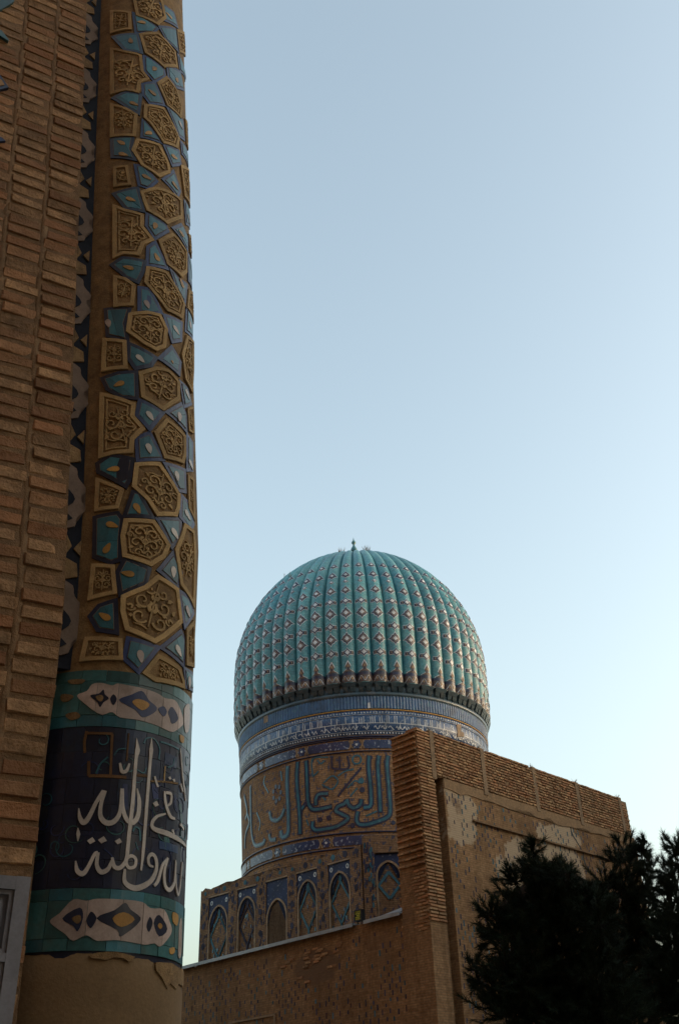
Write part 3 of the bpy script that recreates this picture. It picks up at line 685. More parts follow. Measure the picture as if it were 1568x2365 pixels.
# great inscription of glazed brick
def onD(x, y):
    D = ray(x, y); z = 14.
    for _ in range(6):
        r = rdrum(z); h = D[:2]; A = h @ h; B = -2*h @ AX[:2]; C_ = AX[:2] @ AX[:2]-r*r; disc = max(0, B*B-4*A*C_)
        t = (-B-math.sqrt(disc))/(2*A); p = CAM+t*D; z = p[2]
    return np.array([math.atan2(p[0]-AX[0], AX[1]-p[1])*5.5, z])
strokes = [
 [(1157, 430), (1150, 520), (1170, 700), (1176, 855), (1108, 862)], [(1238, 430), (1226, 500), (1240, 700), (1250, 905)],
 [(1313, 430), (1301, 500), (1320, 700), (1336, 920), (1280, 958), (1200, 985), (1130, 1006), (1068, 1000), (1050, 960), (1066, 890)],
 [(1095, 790), (1085, 840), (1030, 872), (985, 840), (975, 790)],
 [(968, 805), (955, 832), (900, 850), (876, 890), (920, 910), (992, 945), (960, 980), (880, 1025), (790, 1040), (715, 1050), (688, 1022), (695, 975)],
 [(822, 745), (740, 750), (718, 790), (720, 845)], [(640, 470), (645, 600), (652, 820), (690, 882), (770, 872), (852, 852)],
 [(570, 480), (560, 600), (570, 760), (585, 900), (590, 1085)], [(487, 515), (480, 640), (493, 900), (495, 1085), (440, 1112), (430, 1050)],
 [(338, 890), (350, 960), (400, 972), (440, 930), (462, 868)], [(335, 1080), (345, 1132), (392, 1122)], [(585, 900), (640, 820)],
 [(182, 680), (184, 900), (190, 1080), (215, 1182), (290, 1160), (302, 1120)], [(150, 900), (180, 980), (140, 1080), (135, 1200)], [(130, 760), (160, 900), (140, 960)]]
for k, st in enumerate(strokes):
    q = rounded([onD(*crop3(*p)) for p in st]); mb = MB()
    thin = .8 if k >= 9 else 1
    ribbon(mb, q, .215*thin, mD, -.01, .022, 0)
    ribbon(mb, q[1:-1], .10*thin, mD, -.01, .034, 1); mb.build('letter', [far_navy, far_turq], dome)
for st in ([(1092, 532), (900, 768)], [(850, 440), (850, 500), (865, 538), (985, 535), (980, 435)], [(912, 440), (916, 535)]):
    q = catmull([onD(*crop3(*p)) for p in st], 5); mb = MB(); ribbon(mb, q, .085, mD, -.01, .022); mb.build('letter', far_navy, dome)
for (x, y, r, m_) in ((1100, 715, .11, far_navy), (1020, 1010, .1, far_navy), (755, 960, .1, far_navy), (825, 945, .1, far_navy), (1092, 640, .12, far_turq), (1355, 985, .09, far_navy)):
    c = onD(*crop3(x, y)); mb = MB(); patch(mb, [(c[0]+r*math.cos(t), c[1]+r*math.sin(t)) for t in np.linspace(0, 6.28, 8, endpoint=False)], mD, -.01, .024); mb.build('letter_dot', m_, dome)
c = onD(*crop3(1055, 465)); orn = MB(); ribbon(orn, [(c[0]+.17*math.cos(t), c[1]+.17*math.sin(t)) for t in np.linspace(0, 6.28, 18, endpoint=False)], .07, mD, -.01, .02, 0, True); orn.build('ring_ornament', far_turq, dome)
for st in ([(695, 610), (690, 460), (820, 445)], [(700, 600), (740, 560)], [(730, 470), (760, 500), (790, 470)], [(770, 670), (850, 710), (900, 640), (850, 600), (780, 660)], [(900, 600), (960, 560), (1030, 545)], [(980, 700), (1040, 640), (1080, 660)], [(1000, 770), (1060, 700)], [(770, 770), (800, 800)], [(1130, 930), (1180, 910), (1220, 890)], [(300, 600), (290, 660), (330, 740)], [(430, 560), (440, 640)], [(230, 900), (260, 980), (250, 1050)], [(640, 960), (660, 1010)]):
    orn = MB(); ribbon(orn, catmull([onD(*crop3(*p)) for p in st], 4), .06, mD, -.01, .018); orn.build('vine_ornament', far_turq, dome)
fl = MB(); c = onD(*crop3(398, 745))
for k in range(7):
    t = k/7*6.28; p = (c[0]+.22*math.cos(t), c[1]+.3*math.sin(t)); patch(fl, [(p[0]+.08*math.cos(u), p[1]+.1*math.sin(u)) for u in np.linspace(0, 6.28, 7, endpoint=False)], mD, -.01, .02)
fl.build('rosette', far_navy, dome)
# lost tiles, finial, weeds
lt = MB(); c = onD(*crop1(432, 2150)); patch(lt, [(c[0]-.12, c[1]-.2), (c[0]+.14, c[1]-.2), (c[0]+.14, c[1]+.2), (c[0]-.12, c[1]+.18)], mD, 0, .07); lt.build('bare_patch', far_tan, dome)
lt = MB(); P = [onD(*crop2(*p)) for p in ((1140, 1985), (1185, 1985), (1185, 2060), (1215, 2070), (1215, 2110), (1150, 2110), (1150, 2060))]; patch(lt, P, mD, 0, .06, .3); lt.build('bare_patch', far_tan, dome)
lt = MB(); c = onD(*crop2(258, 1795)); patch(lt, [(c[0]-.05, c[1]-.12), (c[0]+.06, c[1]-.1), (c[0]+.04, c[1]+.14), (c[0]-.05, c[1]+.1)], mD, 0, .075); lt.build('bare_patch', far_white, dome)
ZT = ZD+H1+BB
fn = MB(); seg = 16
for (r, z) in ((.0, 0),): pass
prof_f = [(.13, -.9), (.11, -.2)]+[(.16, -.12), (.13, .02), (.11, .06), (.22, .16), (.25, .26), (.2, .38), (.1, .52), (.07, .60), (.06, .64), (.14, .72), (.16, .79), (.11, .87), (.05, .94), (.03, 1.02), (.004, 1.14)]
fn.tube([(AX[0], AX[1], ZT+.62+z*.88) for r, z in prof_f], [r*.72 for r, z in prof_f], seg); fn.build('finial', dome_m, dome, shade=True)
for (px, py, n_) in ((785, 1275, 14), (846, 1272, 22), (664, 1336, 10), (672, 1330, 6)):
    D = ray(px, py); best = min(((np.linalg.norm(np.cross(np.array([AX[0]+r*math.sin(t), AX[1]-r*math.cos(t), z])-CAM, D))/np.linalg.norm(D), r, z, t) for r, z in zip(PRr[10:], PRz[10:]) for t in np.linspace(-1.7, 1.7, 35)))
    p = np.array([AX[0]+best[1]*math.sin(best[3]), AX[1]-best[1]*math.cos(best[3]), best[2]]); mb = MB()
    for k in range(n_):
        o = p+np.array([random.uniform(-.15, .15), 0, -.03]); mb.tube([o, o+np.array([random.uniform(-.12, .12), random.uniform(-.1, .1), random.uniform(.1, .32)])], [.012, .003], 3)
    mb.build('weed', weed_m, dome)
# --------------- the panelled base below the drum
VL, VR = np.array([-6.13, 42.2]), np.array([.35, 36.1])
PZ = float(np.mean([on_plane(*crop4(x, y), (VL[0], VL[1], 0), -46.7)[2] for x, y in ((300, 372), (680, 268), (1085, 157))]))
PF = np.array([VL[0], VL[1], 0]); dF = np.array([*(VR-VL)/np.linalg.norm(VR-VL), 0]); nF = np.array([dF[1], -dF[0], 0]); LF = float(np.linalg.norm(VR-VL)); azF = math.degrees(math.atan2(dF[0], dF[1]))
def mF(a, z, h=0): return PF+dF*a+nF*h+np.array([0, 0, z])
def pF(x, y): q = on_plane(x, y, PF, azF); return np.array([(q-PF)[:2] @ dF[:2], q[2]])
PZ = float(np.mean([pF(*crop4(x, y))[1] for x, y in ((300, 372), (680, 268), (1085, 157))]))
BT = float(pF(*crop4(128, 362))[1])
base = MB()
ring = [VL, VR, np.array([6.0, 35.9]), np.array([7.5, 50]), np.array([-6.5, 50])]
n = len(ring); zt = BT-.12
base.add([(*p, 0) for p in ring]+[(*p, zt) for p in ring], [tuple(range(n, 2*n))]+[(i, (i+1) % n, (i+1) % n+n, i+n) for i in range(n)])
bo = base.build('base_wall', octbrick_m, dome); plane_uv(bo.data, lambda co: (float((np.array(co)-PF)[:2] @ dF[:2])+co.y*.3, co.z))
# frieze, pilasters
xs = [pF(*crop4(x, y))[0] for x, y in ((170, 600), (302, 580), (357, 570), (482, 540), (545, 520), (687, 490), (746, 470), (882, 430), (950, 410), (1096, 370))]
zb = 6.0; D0 = .09
def pilaster(a0, a1): 
    mb = MB(); mb.box(a0, a1, zb, PZ, -.05, D0, fn=mF); o = mb.build('pilaster', octbrick_m, dome); plane_uv(o.data, lambda co: (float((np.array(co)-PF)[:2] @ dF[:2]), co.z)); return o
ed = [-.0]+xs+[LF]
for i in range(0, len(ed), 2): pilaster(ed[i], ed[i+1])
fz = MB(); P = [(0, PZ+.002), (LF, PZ+.002)]; a = LF; top = []
while a > 0:
    top.append((a, BT+random.uniform(-.16, .05))); a -= random.uniform(.08, .3)
patch(fz, P+top+[(0, BT-.05)], mF, -.3, D0+.004); o = fz.build('cornice_course', octbrick_m, dome); plane_uv(o.data, lambda co: (float((np.array(co)-PF)[:2] @ dF[:2]), co.z))
for i in range(5):
    a0, a1 = xs[2*i], xs[2*i+1]; c = (a0+a1)/2; wv_ = a1-a0
    za = PZ-.34*wv_ if i != 2 else PZ-.62*wv_; zs_ = za-.62*wv_     # apex and springing
    arch = [(a0+.06+(c-a0-.06)*(1-math.cos(t)**1.25), zs_+(za-zs_)*math.sin(t)**.9) for t in np.linspace(0, math.pi/2, 9)]
    arch = arch+[(2*c-x, z) for x, z in arch[-2::-1]]
    mb = MB(); patch(mb, [(a0, PZ-.03), (a0, zs_-.25), (a0+.06, zs_-.25)]+arch[:9]+[(c, PZ-.03)], mF, -.02, .05); patch(mb, [(a1, PZ-.03), (c, PZ-.03)]+arch[8:]+[(a1-.06, zs_-.25), (a1, zs_-.25)], mF, -.02, .05)
    mb.build('spandrel', spandrel_m, dome)
    mb = MB(); ribbon(mb, [(a0+.06, zb)]+arch+[(a1-.06, zb)], .07, mF, -.02, .085); mb.build('arch_rim', far_tan, dome)
    mb = MB(); patch(mb, [(a1-.07, PZ-.05), (a1, PZ-.05), (a1, PZ), (a0, PZ), (a0, PZ-.05)], mF, 0, .1); mb.build('panel_lintel', far_tan, dome)
    if i == 2:
        hole = MB(); patch(hole, [(a0+.09, zb)]+[(c+(x-c)*.93, z-.05) for x, z in arch]+[(a1-.09, zb)], mF, -.02, .012); hole.build('window_dark_sheet', dark_m, dome)  # dark sheet painted for the unlit inside; nothing is cut through
        lat = MB(); 
        for k in range(-30, 60):
            for sg in (-1, 1):
                ln = [(c+sg*t*.09-sg*.9+k*.0, zb+.1*k+t*.14-1.5) for t in range(20)]
                ln = [p for p in ln if inside(p, [(a0+.09, zb), *[(c+(x-c)*.92, z-.06) for x, z in arch], (a1-.09, zb)])]
                if len(ln) > 1: ribbon(lat, ln, .035, mF, .0, .04)
        lat.build('window_lattice', octbrick_m, dome); 
        continue
    mid = zs_-.35*wv_; col = dash_navy if i == 1 else dash_turq; hd = wv_*.62
    d = MB(); top_ = za-.28*wv_
    mid = top_-.62*wv_; bt_ = mid-(top_-mid)*1.05
    for sg in (-1, 1):
        ribbon(d, [(c, top_), (c+sg*(wv_/2-.1), mid), (c+sg*(wv_/2-.1)+.001, mid-.02), (c, bt_)], .075, mF, -.02, .03+.002*sg)
    ribbon(d, [(c, bt_+.03), (c, bt_-.5)], .07, mF, -.02, .034)
    patch(d, dia(c, top_+.08, .09, .17), mF, -.02, .036); d.build('diamond_strapwork', col, dome)
    d = MB()
    for q in range(26):
        x, z = c+random.uniform(-.45, .45)*wv_, random.uniform(zb+.6, za-.2); patch(d, [(x-.03, z-.06), (x+.03, z-.06), (x+.03, z+.06), (x-.03, z+.06)], mF, -.02, .02, mi=random.randint(0, 1))
    tag(d.build('glazed_bricks', [far_turq, far_navy], dome), kind='stuff')
    for sg in (-1, 1):
        mb = MB(); rx, rz = c+sg*wv_*.36, PZ-.2*wv_-.02; ribbon(mb, [(rx+.055*math.cos(t), rz+.07*math.sin(t)) for t in np.linspace(0, 6.28, 10, endpoint=False)], .035, mF, .045, .06, 0, True); mb.build('star_boss', far_white, dome)
# rosettes on pilasters and cornice
ros = MB()
for i in range(0, len(ed), 2):
    c = (ed[i]+ed[i+1])/2; z = zb+.5
    while z < BT-.25:
        patch(ros, [(c+.09*math.cos(t), z+.12*math.sin(t)) for t in np.linspace(0, 6.28, 8, endpoint=False)], mF, D0-.02, D0+.014, mi=0 if int(z*3) % 2 else 1)
        for q in range(7): x, zz = c+random.uniform(-.22, .22), z+random.uniform(-.5, .5); patch(ros, [(x-.025, zz-.06), (x+.025, zz-.06), (x+.025, zz+.06), (x-.025, zz+.06)], mF, D0-.02, min(D0+.012, D0+.012), mi=1) if zz < BT-.2 and 0 < x < LF else None
        z += .75
a = .3
while a < LF-.2:
    q_ = random.uniform(.07, .13); patch(ros, [(a+q_*math.cos(t), (PZ+BT)/2-.02+q_*math.sin(t)) for t in np.linspace(0, 6.28, 8, endpoint=False)], mF, D0-.02, D0+.016, mi=random.randint(0, 1)); a += random.uniform(.5, .8)
tag(ros.build('glazed_ornament', [dash_turq, dash_navy], dome), kind='stuff')
# second, darker facet with one more arched panel
P2 = np.array([VR[0], VR[1], 0]); d2 = np.array([ring[2][0]-VR[0], ring[2][1]-VR[1], 0]); d2 /= np.linalg.norm(d2); n2 = np.array([d2[1], -d2[0], 0]); az2 = math.degrees(math.atan2(d2[0], d2[1]))
def mF2(a, z, h=0): return P2+d2*a+n2*h+np.array([0, 0, z])
def pF2(x, y): q = on_plane(x, y, P2, az2); return np.array([(q-P2)[:2] @ d2[:2], q[2]])
c0, c1, zt2 = pF2(*crop4(1245, 300))[0], pF2(*crop4(1420, 300))[0], pF2(*crop4(1300, 125))[1]
mb = MB(); mb.box(0.0, c0, zb, zt2, -.05, .14, fn=mF2); o = mb.build('pilaster', octbrick_m, dome); plane_uv(o.data, lambda co: (float((np.array(co)-P2)[:2] @ d2[:2])+3, co.z))
mb = MB(); mb.box(0.0, 5, zt2+.002, zt2+.62, -.3, .144, fn=mF2); o = mb.build('cornice_course', octbrick_m, dome); plane_uv(o.data, lambda co: (float((np.array(co)-P2)[:2] @ d2[:2])+3, co.z))
cc = (c0+c1)/2; wv_ = c1-c0; za, zs_ = zt2-.3*wv_, zt2-.85*wv_
arch = [(c0+.05+(cc-c0-.05)*(1-math.cos(t)**1.25), zs_+(za-zs_)*math.sin(t)**.9) for t in np.linspace(0, math.pi/2, 9)]; arch = arch+[(2*cc-x, z) for x, z in arch[-2::-1]]
mb = MB(); patch(mb, [(c0, zt2), (c0, zs_-.25), (c0+.05, zs_-.25)]+arch[:9]+[(cc, zt2)], mF2, -.02, .05); patch(mb, [(c1, zt2), (cc, zt2)]+arch[8:]+[(c1-.05, zs_-.25), (c1, zs_-.25)], mF2, -.02, .05); mb.build('spandrel', spandrel_m, dome)
mb = MB(); ribbon(mb, [(c0+.05, zb)]+arch+[(c1-.05, zb)], .07, mF2, -.02, .085); mb.build('arch_rim', far_tan, dome)
d = MB(); mid = zs_-.3*wv_
for sg in (-1, 1): ribbon(d, [(cc, za-.35), (cc+sg*(wv_/2-.1), mid), (cc, 2*mid-za+.35)], .1, mF2, -.02, .03+.002*sg)
d.build('diamond_strapwork', far_turq, dome)
d = MB()
for q in range(60):
    x, z = random.uniform(.05, c0-.05), random.uniform(zb+1, zt2+.5); patch(d, [(x-.03, z-.08), (x+.03, z-.08), (x+.03, z+.08), (x-.03, z+.08)], mF2, .1, .16, mi=random.randint(0, 1))
tag(d.build('glazed_bricks', [far_turq, far_navy], dome), kind='stuff')

# ================================================================== lamps on the low wall
p = pL(*crop4(1137, 525)); fl_ = thing('floodlight', mL(p[0], COPZ, 0), 'small square floodlight with yellow cells standing on the low wall edge', 'floodlight')
S = .15
def mP(a, z, h=0): return mL(p[0]-a, p[1]+z, .02+h)
mb = MB(); mb.box(-S, S, -S, S, -.12, 0, fn=mP); mb.box(-S, S, S-.03, S, 0, .03, fn=mP); mb.box(-S, S, -S, -S+.03, 0, .03, fn=mP); mb.box(-S, -S+.03, -S+.03, S-.03, 0, .03, fn=mP); mb.box(S-.03, S, -S+.03, S-.03, 0, .03, fn=mP); mb.build('housing', dark_m, fl_)
led_m = material('led_cell', (.42, .45, .06), rough=.5, var=.15, bump=0, rnd=.15)
for i in range(-2, 3):
    for j in range(-2, 3):
        if (abs(i) == 2 and j in (0,)) or (abs(i) == 1 and abs(j) == 1 and False) or (i in (-2, 2) and abs(j) == 1 and random.random() < .3): continue
        if abs(i) == 2 and abs(j) < 2 and j == 0: continue
        mb = MB(); mb.box(i*.05-.019, i*.05+.019, j*.05-.019, j*.05+.019, .001, .012, fn=mP); mb.build('led_cell', led_m, fl_)
mb = MB(); mb.tube([mP(-.1, -S, -.06), mP(-.1, COPZ-p[1]+.05, -.06)], .02); mb.tube([mP(.1, -S, -.06), mP(.1, COPZ-p[1]+.05, -.06)], .02); mb.tube([mP(-.1, -S+.02, -.06), mP(.1, -S+.02, -.06)], .015); mb.build('bracket', dark_m, fl_)
q = pL(*crop4(90, 850)); sl_ = thing('wall_lamp', mL(q[0], q[1], 0), 'tiny white lamp fixed under the metal flashing near the column', 'lamp')
mb = MB(); mb.tube([mL(q[0], q[1]-.05, .05), mL(q[0], q[1]-.02, .05), mL(q[0], q[1]+.03, .05), mL(q[0], q[1]+.05, .05)], [.02, .05, .05, .02], 10); mb.build('lamp_globe', material('white_lamp', (.8, .8, .8), rough=.3, var=.05, bump=0, rnd=0), sl_)
mb = MB(); mb.tube([mL(q[0], q[1], .04), mL(q[0], q[1], -.01)], .02); mb.build('lamp_bracket', dark_m, sl_)

# ================================================================== THE CORNER COLUMN
CD = 4.0; CAZ = rad(-14.28); CR = .344
CA = np.array([CD*math.sin(CAZ), CD*math.cos(CAZ), 0]); TO = np.array([-math.sin(CAZ), -math.cos(CAZ), 0]); RT = np.array([math.cos(CAZ), -math.sin(CAZ), 0])
def leanC(z): return -.070*max(0, z-3.9)+.0
def rcol(z): return float(np.interp(z, [0, 2.2, 3.25, 9], [.366, .356, .344, .344]))
def mC(a, z, h=0):
    t = a/CR; r = rcol(z)+h; return CA+np.array([leanC(z), 0, z])+TO*r*math.cos(t)+RT*r*math.sin(t)
def onC(x, y, h=0.01):
    D = ray(x, y); z = 3.5
    for _ in range(14):
        ax = (CA+np.array([leanC(z), 0, 0]))[:2]; r = rcol(z)+h; hh = D[:2]; A = hh @ hh; B = -2*hh @ ax; C_ = ax @ ax-r*r; disc = max(0, B*B-4*A*C_)
        t = (-B-math.sqrt(disc))/(2*A); p = CAM+t*D; z = .5*z+.5*p[2]
    ax = (CA+np.array([leanC(p[2]), 0, 0])); v = p-ax
    return np.array([math.atan2(v @ RT, v @ TO)*CR, p[2]])
col = thing('corner_column', CA, 'tall engaged column faced with carved terracotta and turquoise tiles above a white-lettered band', 'column')
def revC(name, prof, mat, n=72, shade=True):
    vv = []; ff = []
    for h, z in prof:
        for i in range(n): vv.append(mC(2*math.pi*i/n*CR, z, h))
    for j in range(len(prof)-1):
        for i in range(n): i2 = (i+1) % n; ff.append((j*n+i, j*n+i2, (j+1)*n+i2, (j+1)*n+i))
    ff.append(tuple(range((len(prof)-1)*n, len(prof)*n)))
    me = bpy.data.meshes.new(name); me.from_pydata(vv, [], ff); me.materials.append(mat)
    if shade: smooth(me)
    return link(name, me, col)
ZB1 = float(np.mean([onC(*cropE(x, y))[1] for x, y in ((560, 95), (980, 135), (1190, 190))]))        # top of lettered drum
ZB0 = float(np.mean([onC(*cropG(x, y))[1] for x, y in ((820, 905), (1000, 915), (1240, 970))]))      # its foot
ZI1 = float(np.mean([onC(*cropE(x, y))[1] for x, y in ((850, 535), (1010, 548), (1190, 590))])); ZI0 = float(np.mean([onC(*cropG(x, y))[1] for x, y in ((820, 450), (1000, 460), (1180, 490))]))
revC('shaft', [(-.003, ZB1-.02)]+[(-.003, z) for z in np.arange(ZB1+.05, 10.4, .35)], fillet_m)
revC('lettered_drum', [(-.004, ZB0-.03), (-.004, ZB0), (-.004, (ZB0+ZB1)/2), (-.004, ZB1), (-.012, ZB1+.004)], navy_m)
pb = revC('plaster_foot', [(.03, -.1), (.02, .4), (.008, 1.2), (.006, ZB0-.10), (-.0, ZB0-.02), (-.02, ZB0+.03)], plaster_m, n=96)
for v in pb.data.vertices:
    if v.co.z > ZB0-.15: v.co.z += .008*math.sin(v.co.x*23+2)+.006*math.sin(v.co.x*61+1)+random.uniform(-.004, .004)
    k = 1+.006*math.sin(v.co.z*9+v.co.x*14); v.co.x = CA[0]+(v.co.x-CA[0])*k
def closed_smooth2(P):
    out = []
    for i in range(len(P)): a, b = np.array(P[i]), np.array(P[(i+1) % len(P)]); out += [a*.75+b*.25+RNG.normal(0, .0025, 2), a*.25+b*.75+RNG.normal(0, .0025, 2)]
    return out
rg = MB()    # plaster fallen away below the tiles
for poly in ([(1150, 1000), (1200, 985), (1290, 1010), (1365, 1060), (1362, 1180), (1330, 1150), (1300, 1190), (1255, 1140), (1240, 1200), (1205, 1110), (1170, 1060)], [(640, 950), (720, 915), (900, 925), (1010, 945), (980, 985), (880, 960), (760, 965)]):
    patch(rg, closed_smooth2([onC(*cropG(*p)) for p in poly]), mC, -.01, .0075, .03)
rg.build('fallen_plaster', terra_dk, col)

PAN = [  # carved terracotta panels: crop, outline
 (cropA, [(975, -60), (1190, -60), (1230, 130), (1170, 180), (1010, 110)]), (cropA, [(815, 75), (965, 85), (970, 210), (815, 240)]),
 (cropA, [(1030, 245), (1165, 235), (1300, 385), (1315, 495), (1215, 490), (1075, 385)]), (cropA, [(1310, 215), (1365, 240), (1380, 420), (1330, 380)]),
 (cropA, [(815, 350), (920, 370), (1045, 400), (1060, 520), (1105, 580), (1040, 600), (1025, 680), (930, 660), (815, 690)]),
 (cropA, [(1165, 605), (1235, 560), (1310, 660), (1350, 800), (1340, 870), (1240, 775)]), (cropA, [(815, 760), (930, 790), (1015, 840), (1000, 1000), (815, 1005)]),
 (cropA, [(1070, 765), (1210, 790), (1330, 1020), (1315, 1090), (1210, 1050), (1110, 900), (1065, 860)]),
 (cropA, [(1010, 1020), (1180, 1060), (1250, 1200), (1260, 1270), (1180, 1300), (1050, 1215), (975, 1100)]), (cropA, [(1375, 880), (1402, 920), (1410, 1110), (1385, 1060)]),
 (cropB, [(840, 20), (940, 10), (965, 150), (840, 165)]), (cropB, [(1340, 10), (1415, 60), (1422, 330), (1370, 240)]),
 (cropB, [(1040, 200), (1150, 170), (1290, 220), (1345, 270), (1350, 400), (1240, 440), (1090, 340), (1060, 270)]),
 (cropB, [(835, 300), (930, 335), (1060, 370), (1060, 460), (1140, 560), (1065, 590), (1030, 670), (910, 660), (835, 690)]),
 (cropB, [(1175, 560), (1280, 510), (1385, 650), (1385, 800), (1345, 830), (1240, 740)]), (cropB, [(1085, 755), (1230, 790), (1370, 1040), (1350, 1140), (1240, 1080), (1130, 940), (1070, 870)]),
 (cropB, [(1398, 520), (1425, 545), (1432, 700), (1412, 650)]), (cropB, [(1400, 930), (1436, 960), (1438, 1180), (1390, 1060)]), (cropB, [(840, 820), (930, 840), (1000, 890), (985, 1040), (840, 1050)]),
 (cropB, [(955, 1100), (1090, 1085), (1190, 1110), (1240, 1220), (1225, 1350), (1160, 1375), (1060, 1320), (935, 1230)]),
 (cropC, [(760, 80), (930, 95), (940, 300), (750, 320)]), (cropC, [(1385, 60), (1436, 110), (1436, 300), (1425, 480), (1375, 380), (1350, 200)]),
 (cropC, [(1030, 330), (1160, 290), (1250, 310), (1330, 400), (1330, 530), (1210, 610), (1050, 510)]),
 (cropC, [(740, 480), (900, 520), (1000, 560), (990, 650), (1070, 745), (990, 820), (980, 920), (830, 930), (730, 960)]), (cropC, [(1392, 600), (1430, 590), (1434, 780), (1404, 760)]),
 (cropC, [(1145, 770), (1235, 670), (1375, 800), (1375, 950), (1360, 1000), (1220, 960)]),
 (cropC, [(1000, 1000), (1180, 995), (1335, 1235), (1330, 1330), (1310, 1390), (1165, 1385), (1090, 1270), (980, 1170)]), (cropC, [(1395, 1090), (1436, 1120), (1442, 1420), (1400, 1330)]),
 (cropC, [(710, 1110), (910, 1190), (870, 1330), (700, 1350)]),
 (cropD, [(920, 205), (1140, 215), (1260, 400), (1220, 490), (1120, 550), (910, 480), (895, 330)]), (cropD, [(1370, 240), (1440, 300), (1448, 560), (1440, 860), (1340, 690), (1300, 430)]),
 (cropD, [(680, 540), (840, 545), (860, 750), (650, 800)]), (cropD, [(900, 770), (1070, 700), (1170, 620), (1320, 720), (1350, 970), (1220, 1080), (1150, 1120), (930, 1020), (895, 880)]),
 (cropD, [(630, 1080), (900, 1090), (905, 1240), (590, 1250)]), (cropD, [(1060, 1340), (1170, 1205), (1330, 1300), (1365, 1400), (1370, 1455), (1150, 1400)]),
 (cropD, [(1385, 1020), (1440, 960), (1440, 1300), (1385, 1280)])]
